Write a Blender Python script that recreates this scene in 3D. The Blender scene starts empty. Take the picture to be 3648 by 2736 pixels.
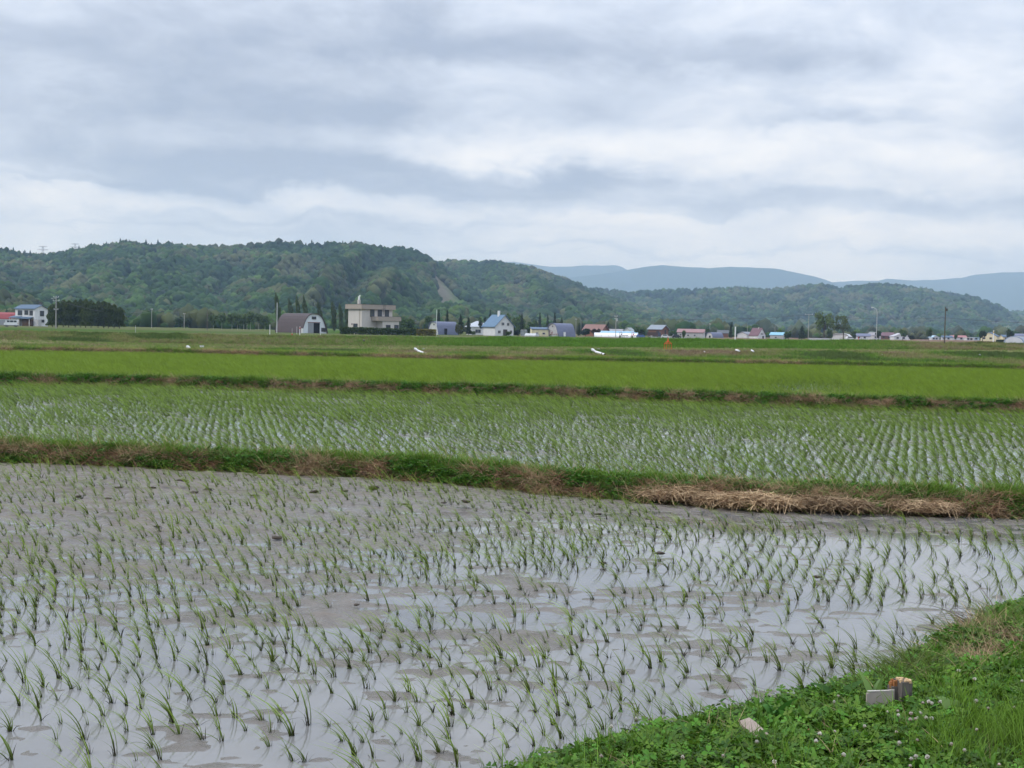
import bpy, math, random
import numpy as np
from mathutils import Matrix, Vector

# ------------------------------------------------------------------ camera, sky, sun, exposure
scene = bpy.context.scene
COL = scene.collection
FPX, CX, CY, HZ, EYE = 5000.0, 1824.0, 1368.0, 1175.0, 2.0     # lens in pixels of the 3648-wide photo
PITCH, ROLL = math.atan((CY - HZ) / FPX), math.radians(1.2)
FW = np.array([0, math.cos(PITCH), -math.sin(PITCH)])
U0 = np.array([0, math.sin(PITCH), math.cos(PITCH)])
R0 = np.array([1.0, 0, 0])
RT = math.cos(ROLL) * R0 + math.sin(ROLL) * U0
UP = math.cos(ROLL) * U0 - math.sin(ROLL) * R0
cam_d = bpy.data.cameras.new('camera')
cam = bpy.data.objects.new('camera', cam_d)
COL.objects.link(cam)
cam_d.sensor_width = 36.0
cam_d.lens = 36.0 * FPX / 3648.0
cam_d.clip_start, cam_d.clip_end = 0.1, 40000.0
cam.matrix_world = Matrix(((RT[0], UP[0], -FW[0], 0), (RT[1], UP[1], -FW[1], 0), (RT[2], UP[2], -FW[2], EYE), (0, 0, 0, 1)))
scene.camera = cam

SUN_EL, SUN_AZ = math.radians(40), math.radians(250)           # azimuth clockwise from +Y: behind the camera, to the left
world = bpy.data.worlds.new('World')
scene.world = world
world.use_nodes = True


class NT:
    """short hand for building node trees"""
    def __init__(s, tree):
        s.t = tree
    def n(s, kind, **kw):
        nd = s.t.nodes.new(kind)
        ins = kw.pop('ins', {})
        for k, v in kw.items():
            setattr(nd, k, v)
        for k, v in ins.items():
            if isinstance(v, tuple) and len(v) == 2 and hasattr(v[0], 'outputs'):
                s.t.links.new(v[0].outputs[v[1]], nd.inputs[k])
            elif hasattr(v, 'outputs'):
                s.t.links.new(v.outputs[0], nd.inputs[k])
            else:
                nd.inputs[k].default_value = v
        return nd
    def math(s, op, a, b=0.0, clamp=False):
        return s.n('ShaderNodeMath', operation=op, use_clamp=clamp, ins={0: a, 1: b})
    def ramp(s, fac, stops, interp='LINEAR'):
        nd = s.n('ShaderNodeValToRGB', ins={0: fac})
        cr = nd.color_ramp
        cr.interpolation = interp
        while len(cr.elements) < len(stops):
            cr.elements.new(0.5)
        for e, (p, c) in zip(cr.elements, stops):
            e.position = p
            e.color = (c[0], c[1], c[2], 1) if not isinstance(c, (int, float)) else (c, c, c, 1)
        return nd
    def mix(s, fac, a, b, blend='MIX'):
        nd = s.n('ShaderNodeMix', data_type='RGBA', blend_type=blend, clamp_factor=True)
        for i, v in ((0, fac), (6, a), (7, b)):
            if isinstance(v, tuple) and hasattr(v[0], 'outputs'):
                s.t.links.new(v[0].outputs[v[1]], nd.inputs[i])
            elif hasattr(v, 'outputs'):
                s.t.links.new(v.outputs[0], nd.inputs[i])
            else:
                nd.inputs[i].default_value = v if i == 0 else (v[0], v[1], v[2], 1)
        return (nd, 2)


def build_world():
    t = world.node_tree
    t.nodes.clear()
    g = NT(t)
    sky = g.n('ShaderNodeTexSky', sky_type='NISHITA', sun_disc=False, sun_elevation=SUN_EL, sun_rotation=SUN_AZ, altitude=50, dust_density=2.0)
    tc = g.n('ShaderNodeTexCoord')
    sp = g.n('ShaderNodeSeparateXYZ', ins={0: (tc, 0)})
    up = g.math('MAXIMUM', (sp, 2), 0.0)

    def layer(dz, scale, base, detail, rough, dist, off):
        zz = g.math('ADD', up, base + dz)
        q = g.n('ShaderNodeCombineXYZ', ins={0: g.math('DIVIDE', (sp, 0), zz), 1: g.math('DIVIDE', (sp, 1), zz), 2: off})
        return g.n('ShaderNodeTexNoise', noise_dimensions='3D', ins={'Vector': q, 'Scale': scale, 'Detail': detail, 'Roughness': rough, 'Distortion': dist})
    a = layer(0.0, 0.70, 0.17, 5.0, 0.48, 0.3, SKY_SEED)
    c = layer(0.0, 1.1, 0.30, 4.0, 0.5, 0.2, SKY_SEED + 7.3)

    def billow(scale, detail, rough, off):
        mp = g.n('ShaderNodeMapping', ins={0: (tc, 0), 1: (off, 0.0, 0.0), 3: scale})
        return g.n('ShaderNodeTexNoise', ins={'Vector': mp, 'Scale': 1.0, 'Detail': detail, 'Roughness': rough, 'Distortion': 0.3})
    w1, w2 = billow((13.0, 13.0, 26.0), 9.0, 0.60, 0.0), billow((12.0, 12.0, 24.0), 8.0, 0.60, 5.0)
    fine = billow((9.0, 9.0, 24.0), 9.0, 0.60, 9.0)
    az = g.math('ADD', g.math('ARCTAN2', (sp, 0), (sp, 1)), g.math('MULTIPLY', g.math('SUBTRACT', (w1, 0), 0.5), 0.16))
    el = g.math('ADD', g.math('ARCSINE', (sp, 2)), g.math('MULTIPLY', g.math('SUBTRACT', (w2, 0), 0.5), 0.052))
    total = None
    for ca, ce, wa, ht, hb, amp in CLOUDS:                       # single clouds: azimuth, elevation of the base line, half width, height above and fade below, brightness
        da = g.math('DIVIDE', g.math('SUBTRACT', az, ca), wa)
        de = g.math('SUBTRACT', el, ce)
        dt = g.math('DIVIDE', g.math('MAXIMUM', de, 0.0), ht)
        db = g.math('DIVIDE', g.math('MINIMUM', de, 0.0), hb)
        r2 = g.math('ADD', g.math('MULTIPLY', da, da), g.math('ADD', g.math('MULTIPLY', dt, dt), g.math('MULTIPLY', db, db)))
        e = g.math('MULTIPLY', g.math('EXPONENT', g.math('MULTIPLY', r2, -1.0)), amp)
        total = e if total is None else g.math('ADD', total, e)
    s1 = g.math('ADD', g.math('MULTIPLY', (a, 0), -0.80), g.math('MULTIPLY', (c, 0), -0.55))
    s2 = g.math('ADD', s1, g.math('MULTIPLY', (fine, 0), -0.85))
    s3 = g.math('ADD', s2, total)
    val = g.math('ADD', g.math('MULTIPLY', g.math('ADD', s3, SKY_LEVEL - 0.52), 1.4), 0.50)
    cloud = g.ramp(val, [(0.0, (0.275, 0.320, 0.410)), (0.20, (0.345, 0.392, 0.485)), (0.42, (0.450, 0.506, 0.612)), (0.64, (0.575, 0.622, 0.712)), (0.84, (0.675, 0.708, 0.770)), (1.0, (0.745, 0.765, 0.800))])
    zen = g.math('MULTIPLY_ADD', g.math('POWER', up, 1.35), 2.6)   # overcast sky: the zenith is about three times as bright as the horizon
    zen.inputs[2].default_value = 1.0
    cl = g.n('ShaderNodeVectorMath', operation='SCALE', ins={0: cloud})
    g.t.links.new(zen.outputs[0], cl.inputs['Scale'])
    cl2 = g.n('ShaderNodeVectorMath', operation='SCALE', ins={0: cl})
    cl2.inputs['Scale'].default_value = CLOUD_GAIN
    m = g.mix(0.96, (sky, 0), (cl2, 0))
    bg = g.n('ShaderNodeBackground', ins={'Color': m, 'Strength': 0.10})
    out = g.n('ShaderNodeOutputWorld', ins={0: bg})


SKY_SEED, CLOUD_GAIN, SKY_LEVEL = 3.1, 10.4, 1.575
CLOUDS = []


def cloud_at(px, py, w, up_px, dn_px, amp):
    d = FW + RT * (px - CX) / FPX - UP * (py - CY) / FPX
    CLOUDS.append((math.atan2(d[0], d[1]), math.asin(d[2] / np.linalg.norm(d)), w / FPX, up_px / FPX, dn_px / FPX, amp))


for c_ in ((1950, 560, 520, 150, 60, 0.34), (1700, 640, 700, 50, 45, -0.16), (2250, 640, 330, 40, 40, -0.14), (2850, 590, 380, 110, 70, 0.22), (3400, 560, 300, 130, 90, 0.26), (3500, 260, 330, 170, 120, 0.20),
           (1500, 170, 800, 110, 50, -0.20), (2700, 210, 360, 80, 50, -0.14), (900, 400, 800, 150, 60, -0.16), (500, 590, 900, 70, 40, -0.17), (700, 665, 1100, 22, 16, -0.15), (700, 740, 1200, 50, 30, 0.14),
           (150, 330, 250, 90, 60, 0.14), (3500, 830, 260, 60, 30, 0.16), (2900, 730, 800, 45, 30, -0.12), (1900, 720, 600, 35, 25, -0.08), (2500, 820, 900, 40, 30, 0.05), (300, 60, 600, 80, 60, 0.10), (1000, 830, 900, 40, 30, 0.05), (1300, 790, 900, 16, 12, -0.09), (2500, 760, 700, 14, 12, -0.08), (1900, 880, 900, 14, 12, -0.08), (3000, 900, 700, 14, 10, -0.07), (600, 815, 700, 14, 10, -0.08),
           (2900, 440, 500, 40, 26, -0.12), (1200, 300, 600, 60, 30, 0.10), (3100, 690, 420, 34, 20, 0.10)):
    cloud_at(*c_[:5], c_[5] * (1.5 if c_[5] < 0 else 1.15))
build_world()
world.cycles.sampling_method = 'MANUAL'
world.cycles.sample_map_resolution = 512

sun_d = bpy.data.lights.new('sun', 'SUN')
sun_d.energy, sun_d.angle, sun_d.color = 1.5, math.radians(11), (1.0, 0.965, 0.91)
sun = bpy.data.objects.new('sun', sun_d)
COL.objects.link(sun)
sd = Vector((math.sin(SUN_AZ) * math.cos(SUN_EL), math.cos(SUN_AZ) * math.cos(SUN_EL), math.sin(SUN_EL)))
sun.rotation_euler = sd.to_track_quat('Z', 'Y').to_euler()

scene.view_settings.view_transform = 'Standard'
scene.view_settings.look = 'None'
scene.view_settings.exposure = 0.16
scene.view_settings.gamma = 1.0
scene.view_settings.use_curve_mapping = False
scene.render.engine = 'CYCLES'
scene.cycles.use_denoising = True
scene.cycles.max_bounces = 6
scene.cycles.diffuse_bounces = 3
scene.cycles.glossy_bounces = 3
scene.cycles.transmission_bounces = 3
scene.cycles.volume_bounces = 1
scene.render.film_transparent = False


# ------------------------------------------------------------------ from photo pixels to places
def ray(px, py):
    px, py = np.asarray(px, float), np.asarray(py, float)
    return FW + RT * ((px - CX) / FPX)[..., None] - UP * ((py - CY) / FPX)[..., None]


def P(px, py, Y):
    d = ray(px, py)
    return np.array([0, 0, EYE]) + d * (np.asarray(Y, float) / d[..., 1])[..., None]


def G(px, py, z):
    d = ray(px, py)
    return np.array([0, 0, EYE]) + d * ((z - EYE) / d[..., 2])[..., None]


def project(p):
    q = np.asarray(p, float) - np.array([0, 0, EYE])
    f = q @ FW
    f = np.where(np.abs(f) < 1e-6, 1e-6, f)
    return CX + FPX * (q @ RT) / f, CY - FPX * (q @ UP) / f, f


def XZ(px, Y, z):
    """the point of height z and distance Y that stands in photo column px"""
    zz = z - EYE
    pf = Y * FW[1] + zz * FW[2]
    x = ((px - CX) / FPX * pf - Y * RT[1] - zz * RT[2]) / RT[0]
    return np.array([x, Y, z])


def plain_z(Y, px=0.0):
    rise = np.interp(px, [2300, 2900, 3527, 3700], [0.0, 0.5, 1.45, 1.6]) * np.interp(Y, [120, 380, 650, 1000, 1600], [0, 0.45, 1, 1, 0.6])
    return float(np.interp(Y, [0, 330, 420, 700, 1500, 4000], [0.0, 0.0, 0.05, 0.35, 1.0, 2.0]) + rise)


# ------------------------------------------------------------------ noise
def _hash(ix, iy, seed):
    h = (ix.astype(np.int64) * 374761393 + iy.astype(np.int64) * 668265263 + seed * 974634777) & 0xFFFFFFFF
    h = ((h ^ (h >> 13)) * 1274126177) & 0xFFFFFFFF
    return ((h ^ (h >> 16)) & 0xFFFF) / 65535.0


def vnoise(x, y, seed=0):
    x, y = np.asarray(x, float), np.asarray(y, float)
    ix, iy = np.floor(x), np.floor(y)
    fx, fy = x - ix, y - iy
    fx, fy = fx * fx * (3 - 2 * fx), fy * fy * (3 - 2 * fy)
    a, b = _hash(ix, iy, seed), _hash(ix + 1, iy, seed)
    c, d = _hash(ix, iy + 1, seed), _hash(ix + 1, iy + 1, seed)
    return (a * (1 - fx) + b * fx) * (1 - fy) + (c * (1 - fx) + d * fx) * fy


def fbm(x, y, seed=0, octv=4, gain=0.5):
    s, a, tot = 0.0, 1.0, 0.0
    for i in range(octv):
        s = s + a * vnoise(np.asarray(x) * 2 ** i + 13.7 * i, np.asarray(y) * 2 ** i + 7.1 * i, seed + i)
        tot += a
        a *= gain
    return s / tot


# ------------------------------------------------------------------ materials
MATS = {}


def mat(name, col, rough=0.7, var=0.12, scale=3.0, spec=0.3, metal=0.0, bump=0.0, streak=None):
    """painted or weathered surface: base colour with broad and fine mottling"""
    if name in MATS:
        return MATS[name]
    m = bpy.data.materials.new(name)
    m.use_nodes = True
    g = NT(m.node_tree)
    bs = m.node_tree.nodes['Principled BSDF']
    tc = g.n('ShaderNodeTexCoord')
    mp = g.n('ShaderNodeMapping', ins={0: (tc, 3), 3: streak or (1, 1, 1)})
    n1 = g.n('ShaderNodeTexNoise', ins={'Vector': mp, 'Scale': scale, 'Detail': 5.0, 'Roughness': 0.65})
    f = g.n('ShaderNodeMapRange', ins={0: (n1, 0), 1: 0.3, 2: 0.7, 3: 1 - var, 4: 1 + var})
    c = g.n('ShaderNodeVectorMath', operation='SCALE', ins={0: col})
    g.t.links.new(f.outputs[0], c.inputs['Scale'])
    g.t.links.new(c.outputs[0], bs.inputs['Base Color'])
    bs.inputs['Roughness'].default_value = rough
    bs.inputs['Specular IOR Level'].default_value = spec
    bs.inputs['Metallic'].default_value = metal
    if bump:
        bn = g.n('ShaderNodeBump', ins={'Strength': bump, 'Distance': 0.02, 'Height': (n1, 0)})
        g.t.links.new(bn.outputs[0], bs.inputs['Normal'])
    MATS[name] = m
    return m


def leaf_mat(name, trans=0.3, rough=0.55, var=0.25, patch=None, spec=0.25):
    """foliage: colour carried by each blade or leaf (attribute col), varied from plant to plant and in broad patches"""
    m = bpy.data.materials.new(name)
    m.use_nodes = True
    g = NT(m.node_tree)
    bs = m.node_tree.nodes['Principled BSDF']
    out = m.node_tree.nodes['Material Output']
    at = g.n('ShaderNodeAttribute', attribute_name='col')
    oi = g.n('ShaderNodeObjectInfo')
    f = g.n('ShaderNodeMapRange', ins={0: (oi, 'Random'), 1: 0.0, 2: 1.0, 3: 1 - var, 4: 1 + var})
    c = g.n('ShaderNodeVectorMath', operation='SCALE', ins={0: (at, 0)})
    g.t.links.new(f.outputs[0], c.inputs['Scale'])
    col = (c, 0)
    if patch:
        sc_, tint, amt = patch
        geo = g.n('ShaderNodeNewGeometry')
        ns = g.n('ShaderNodeTexNoise', ins={'Vector': (geo, 0), 'Scale': sc_, 'Detail': 4.0, 'Roughness': 0.6})
        fr = g.n('ShaderNodeMapRange', ins={0: (ns, 0), 1: 0.4, 2: 0.65, 3: 0.0, 4: amt})
        col = g.mix((fr, 0), col, tint, 'MULTIPLY')
    g.t.links.new(col[0].outputs[col[1]], bs.inputs['Base Color'])
    bs.inputs['Roughness'].default_value = rough
    bs.inputs['Specular IOR Level'].default_value = spec
    if trans:
        tr = g.n('ShaderNodeBsdfTranslucent', ins={0: col})
        mx = g.n('ShaderNodeMixShader', ins={0: trans, 1: bs, 2: tr})
        g.t.links.new(mx.outputs[0], out.inputs[0])
    MATS[name] = m
    return m


def soil_mat(name, scale=6.0, rough=0.9, var=0.35, bump=0.4):
    """ground: colour from the mesh's own col attribute (what grows or lies there) plus fine mottling"""
    m = bpy.data.materials.new(name)
    m.use_nodes = True
    g = NT(m.node_tree)
    bs = m.node_tree.nodes['Principled BSDF']
    at = g.n('ShaderNodeAttribute', attribute_name='col')
    geo = g.n('ShaderNodeNewGeometry')
    ns = g.n('ShaderNodeTexNoise', ins={'Vector': (geo, 0), 'Scale': scale, 'Detail': 6.0, 'Roughness': 0.7})
    f = g.n('ShaderNodeMapRange', ins={0: (ns, 0), 1: 0.3, 2: 0.7, 3: 1 - var, 4: 1 + var})
    c = g.n('ShaderNodeVectorMath', operation='SCALE', ins={0: (at, 0)})
    g.t.links.new(f.outputs[0], c.inputs['Scale'])
    g.t.links.new(c.outputs[0], bs.inputs['Base Color'])
    bs.inputs['Roughness'].default_value = rough
    bs.inputs['Specular IOR Level'].default_value = 0.0
    bn = g.n('ShaderNodeBump', ins={'Strength': bump, 'Distance': 0.05, 'Height': (ns, 0)})
    g.t.links.new(bn.outputs[0], bs.inputs['Normal'])
    MATS[name] = m
    return m


# ------------------------------------------------------------------ mesh helpers
def tag(o, label=None, cat=None, group=None, kind=None):
    for k, v in (('label', label), ('category', cat), ('group', group), ('kind', kind)):
        if v:
            o[k] = v
    return o


def mesh_of(name, V, F, m=None, C=None, smooth=False):
    V = np.asarray(V, float)
    me = bpy.data.meshes.new(name)
    if isinstance(F, np.ndarray):
        k, n = F.shape[1], len(F)
        me.vertices.add(len(V))
        me.vertices.foreach_set('co', V.ravel())
        me.loops.add(n * k)
        me.loops.foreach_set('vertex_index', F.ravel().astype(np.int32))
        me.polygons.add(n)
        me.polygons.foreach_set('loop_start', np.arange(0, n * k, k, dtype=np.int32))
        me.update(calc_edges=True)
        me.validate()
    else:
        me.from_pydata(V.tolist(), [], F)
    if C is not None:
        a = me.attributes.new('col', 'FLOAT_COLOR', 'POINT')
        C = np.asarray(C, float)
        if C.shape[1] == 3:
            C = np.hstack([C, np.ones((len(C), 1))])
        a.data.foreach_set('color', C.ravel())
    if smooth:
        me.shade_smooth()
    if m:
        me.materials.append(m)
    return me


def link(name, me, parent=None, loc=None, rotz=0.0, kind=None):
    o = bpy.data.objects.new(name, me)
    COL.objects.link(o)
    if parent is not None:
        o.parent = parent
    if loc is not None:
        o.location = [float(v) for v in loc]
    if rotz:
        o.rotation_euler.z = rotz
    if kind:
        o['kind'] = kind
    return o


def thing(name, label, cat, loc=(0, 0, 0), rotz=0.0, group=None):
    o = link(name, None, None, loc, rotz)
    return tag(o, label, cat, group)


def copy_tree(root, loc, rotz, scale=1.0, label=None):
    r = root.copy()
    COL.objects.link(r)
    r.location = [float(v) for v in loc]
    r.rotation_euler.z = rotz
    r.scale = (scale, scale, scale) if isinstance(scale, (int, float)) else scale
    if label:
        r['label'] = label
    for ch in list(root.children):
        c = ch.copy()
        COL.objects.link(c)
        c.parent = r
        for gc in list(ch.children):
            d = gc.copy()
            COL.objects.link(d)
            d.parent = c
    return r


class MB:
    def __init__(s):
        s.v, s.f, s.c = [], [], []
    def add(s, V, F, col=None):
        o = len(s.v)
        s.v.extend([tuple(map(float, p)) for p in V])
        s.f.extend([tuple(int(i) + o for i in f) for f in F])
        s.c.extend([col or (1, 1, 1)] * len(V))
        return s
    def box(s, cx, cy, cz, sx, sy, sz):
        x, y, z = sx / 2, sy / 2, sz / 2
        V = [(cx + a * x, cy + b * y, cz + c * z) for c in (-1, 1) for b in (-1, 1) for a in (-1, 1)]
        return s.add(V, [(0, 2, 3, 1), (4, 5, 7, 6), (0, 1, 5, 4), (2, 6, 7, 3), (0, 4, 6, 2), (1, 3, 7, 5)])
    def prism(s, poly, a, b, axis='y'):
        """polygon in (x, z) drawn along y, or in (y, z) drawn along x"""
        n = len(poly)
        mk = (lambda u, w, t: (u, t, w)) if axis == 'y' else (lambda u, w, t: (t, u, w))
        V = [mk(u, w, a) for u, w in poly] + [mk(u, w, b) for u, w in poly]
        F = [tuple(range(n)), tuple(range(2 * n - 1, n - 1, -1))] + [(i, i + n, (i + 1) % n + n, (i + 1) % n) for i in range(n)]
        return s.add(V, F)
    def tube(s, pts, rad, n=6, cap=True):
        pts = [np.array(p, float) for p in pts]
        rad = rad if isinstance(rad, (list, tuple)) else [rad] * len(pts)
        V, F = [], []
        for i, p in enumerate(pts):
            d = pts[min(i + 1, len(pts) - 1)] - pts[max(i - 1, 0)]
            d = d / (np.linalg.norm(d) + 1e-9)
            h = np.array([1.0, 0, 0]) if abs(d[0]) < 0.8 else np.array([0, 1.0, 0])
            a = np.cross(d, h)
            a /= np.linalg.norm(a)
            b = np.cross(d, a)
            for k in range(n):
                t = 2 * math.pi * k / n
                V.append(p + rad[i] * (math.cos(t) * a + math.sin(t) * b))
        for i in range(len(pts) - 1):
            for k in range(n):
                F.append((i * n + k, i * n + (k + 1) % n, (i + 1) * n + (k + 1) % n, (i + 1) * n + k))
        if cap:
            F.append(tuple(range(n)))
            F.append(tuple(range((len(pts) - 1) * n, len(pts) * n)))
        return s.add(V, F)
    def build(s, name, m, parent=None, smooth=False, **kw):
        me = mesh_of(name, s.v, s.f, m, np.array(s.c) if len(s.c) else None, smooth)
        import bmesh
        bm = bmesh.new()
        bm.from_mesh(me)
        bmesh.ops.recalc_face_normals(bm, faces=bm.faces)
        bm.to_mesh(me)
        bm.free()
        return link(name, me, parent, **kw)


def ico(sub, seed=0, amp=0.0, freq=2.0):
    import bmesh
    bm = bmesh.new()
    bmesh.ops.create_icosphere(bm, subdivisions=sub, radius=1.0)
    V = np.array([v.co[:] for v in bm.verts])
    F = np.array([[v.index for v in f.verts] for f in bm.faces])
    bm.free()
    if amp:
        n = vnoise(V[:, 0] * freq + V[:, 2] * 1.7, V[:, 1] * freq - V[:, 2] * 1.3, seed)
        n2 = _hash(np.arange(len(V)), np.arange(len(V)) * 3, seed)
        V = V * (1 + amp * (n - 0.5) * 1.6 + amp * 0.5 * (n2 - 0.5))[:, None]
    return V, F


def blades(rng, n, L, W, spread=0.4, wind=(0, 0, 0), bend=(0, 0, 0), r0=0.02, segs=3, cb=(0.05, 0.05, 0.03), ct=(0.1, 0.2, 0.03), lvar=0.3, cvar=0.15, tip=0.08, mid=None, knee=0.5):
    """n tapering bent blades that leave the ground within r0 of the origin"""
    az = rng.uniform(0, 2 * np.pi, n)
    th = spread * np.sqrt(rng.uniform(0, 1, n))
    d = np.stack([np.sin(th) * np.cos(az), np.sin(th) * np.sin(az), np.cos(th)], 1) + np.array(wind)
    d /= np.linalg.norm(d, axis=1)[:, None]
    ln = L * (1 + lvar * rng.uniform(-1, 1, n))
    ba = rng.uniform(0, 2 * np.pi, n)
    br = r0 * np.sqrt(rng.uniform(0, 1, n))
    base = np.stack([br * np.cos(ba), br * np.sin(ba), np.zeros(n)], 1)
    hz = np.stack([d[:, 0], d[:, 1], np.zeros(n)], 1)
    bv = np.array(bend)[None] * rng.uniform(0.5, 1.5, n)[:, None] + hz * rng.uniform(0.0, 0.5, n)[:, None]
    fa = rng.uniform(0, np.pi, n)
    side = np.stack([np.cos(fa), np.sin(fa), np.zeros(n)], 1)
    side -= d * np.sum(side * d, 1)[:, None]
    side /= np.linalg.norm(side, axis=1)[:, None] + 1e-9
    t = np.linspace(0, 1, segs + 1)
    pos = base[:, None] + ln[:, None, None] * (d[:, None] * t[None, :, None] + bv[:, None] * (t ** 2)[None, :, None])
    w = W * np.maximum(1 - t ** 1.6, tip) * 0.5
    Lf = pos - side[:, None] * w[None, :, None]
    Rg = pos + side[:, None] * w[None, :, None]
    V = np.stack([Lf, Rg], 2).reshape(-1, 3)
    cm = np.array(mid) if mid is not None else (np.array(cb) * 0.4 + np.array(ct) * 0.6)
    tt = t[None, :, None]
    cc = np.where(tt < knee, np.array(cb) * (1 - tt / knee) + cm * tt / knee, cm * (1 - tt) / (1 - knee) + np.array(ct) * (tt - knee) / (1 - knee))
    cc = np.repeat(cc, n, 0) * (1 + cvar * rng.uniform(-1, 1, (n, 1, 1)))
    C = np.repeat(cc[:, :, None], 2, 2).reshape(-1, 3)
    k = 2 * (segs + 1)
    f0 = np.array([[2 * i, 2 * i + 1, 2 * i + 3, 2 * i + 2] for i in range(segs)])
    F = (np.arange(n)[:, None, None] * k + f0[None]).reshape(-1, 4)
    return V, F, C


def join(parts):
    V, F, C, o = [], [], [], 0
    for v, f, c in parts:
        V.append(v)
        F.append(f + o)
        C.append(c)
        o += len(v)
    return np.vstack(V), np.vstack(F), np.vstack(C)


def scatter(name, pts, rot, scl, protos, idx, kind='stuff', label=None):
    """one object of uncountable plants: copies of PROTOS at PTS by geometry nodes"""
    pts = np.asarray(pts, float)
    n = len(pts)
    cl = bpy.data.collections.new(name + '_shapes')
    for i, me in enumerate(protos):
        cl.objects.link(bpy.data.objects.new('%s_shape_%02d' % (name, i), me))
    me = bpy.data.meshes.new(name)
    me.vertices.add(n)
    me.vertices.foreach_set('co', pts.ravel())
    a = me.attributes.new('rot', 'FLOAT_VECTOR', 'POINT')
    a.data.foreach_set('vector', np.asarray(rot, float).ravel())
    scl = np.asarray(scl, float)
    if scl.ndim == 1:
        scl = np.repeat(scl[:, None], 3, 1)
    a = me.attributes.new('scl', 'FLOAT_VECTOR', 'POINT')
    a.data.foreach_set('vector', scl.ravel())
    a = me.attributes.new('idx', 'INT', 'POINT')
    a.data.foreach_set('value', np.asarray(idx, np.int32))
    o = link(name, me, kind=kind)
    ng = bpy.data.node_groups.new(name, 'GeometryNodeTree')
    ng.interface.new_socket('Geometry', in_out='INPUT', socket_type='NodeSocketGeometry')
    ng.interface.new_socket('Geometry', in_out='OUTPUT', socket_type='NodeSocketGeometry')
    N = ng.nodes.new
    gi, go, ip, ci = N('NodeGroupInput'), N('NodeGroupOutput'), N('GeometryNodeInstanceOnPoints'), N('GeometryNodeCollectionInfo')
    ci.inputs['Collection'].default_value = cl
    ci.inputs['Separate Children'].default_value = True
    ci.inputs['Reset Children'].default_value = True
    def attr(nm, ty):
        q = N('GeometryNodeInputNamedAttribute')
        q.data_type = ty
        q.inputs['Name'].default_value = nm
        return q.outputs[0]
    L = ng.links.new
    L(gi.outputs[0], ip.inputs['Points'])
    L(ci.outputs[0], ip.inputs['Instance'])
    ip.inputs['Pick Instance'].default_value = True
    L(attr('idx', 'INT'), ip.inputs['Instance Index'])
    er = N('FunctionNodeEulerToRotation')
    L(attr('rot', 'FLOAT_VECTOR'), er.inputs[0])
    L(er.outputs[0], ip.inputs['Rotation'])
    L(attr('scl', 'FLOAT_VECTOR'), ip.inputs['Scale'])
    L(ip.outputs[0], go.inputs[0])
    md = o.modifiers.new('scatter', 'NODES')
    md.node_group = ng
    if label:
        o['label'] = label
    return o


def grid_mesh(name, Pt, m, C=None, smooth=True):
    """Pt: (rows, cols, 3) points -> quad sheet"""
    r, c = Pt.shape[:2]
    i = np.arange(r * c).reshape(r, c)
    F = np.stack([i[:-1, :-1], i[:-1, 1:], i[1:, 1:], i[1:, :-1]], -1).reshape(-1, 4)
    return mesh_of(name, Pt.reshape(-1, 3), F, m, None if C is None else C.reshape(-1, C.shape[-1]), smooth)


def resample(line, n):
    """polyline -> n points spread evenly along it"""
    line = np.asarray(line, float)
    s = np.r_[0, np.cumsum(np.linalg.norm(np.diff(line, axis=0), axis=1))]
    t = np.linspace(0, s[-1], n)
    return np.stack([np.interp(t, s, line[:, k]) for k in range(3)], 1)


def loft(lines, ncol, nrows):
    """lines: list of 3-D polylines, front to back; nrows: rows between each pair"""
    L = [resample(l, ncol) for l in lines]
    rows = []
    for a, b, k in zip(L[:-1], L[1:], nrows):
        for t in np.arange(k) / k:
            rows.append(a * (1 - t) + b * t)
    rows.append(L[-1])
    return np.array(rows)


def pick(Pt, rng, n, prob=None):
    """n random places on the sheet Pt (rows, cols, 3), spread by area; prob(points) thins them"""
    r, c = Pt.shape[:2]
    A = np.linalg.norm(np.cross(Pt[1:, :-1] - Pt[:-1, :-1], Pt[:-1, 1:] - Pt[:-1, :-1]), axis=-1).ravel()
    k = rng.choice(len(A), n, p=A / A.sum())
    i, j = k // (c - 1), k % (c - 1)
    u, v = rng.uniform(0, 1, (2, n))[..., None]
    p = (Pt[i, j] * (1 - u) + Pt[i, j + 1] * u) * (1 - v) + (Pt[i + 1, j] * (1 - u) + Pt[i + 1, j + 1] * u) * v
    if prob is not None:
        p = p[rng.uniform(0, 1, n) < prob(p)]
    return p


def randrot(rng, n, tilt=0.12):
    return np.stack([rng.uniform(-tilt, tilt, n), rng.uniform(-tilt, tilt, n), rng.uniform(0, 2 * np.pi, n)], 1)


# ------------------------------------------------------------------ paddies: water and mud
RNG = np.random.default_rng(11)
Z1, Z2, Z3, Z4 = 0.0, 0.15, 0.32, 0.42


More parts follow.
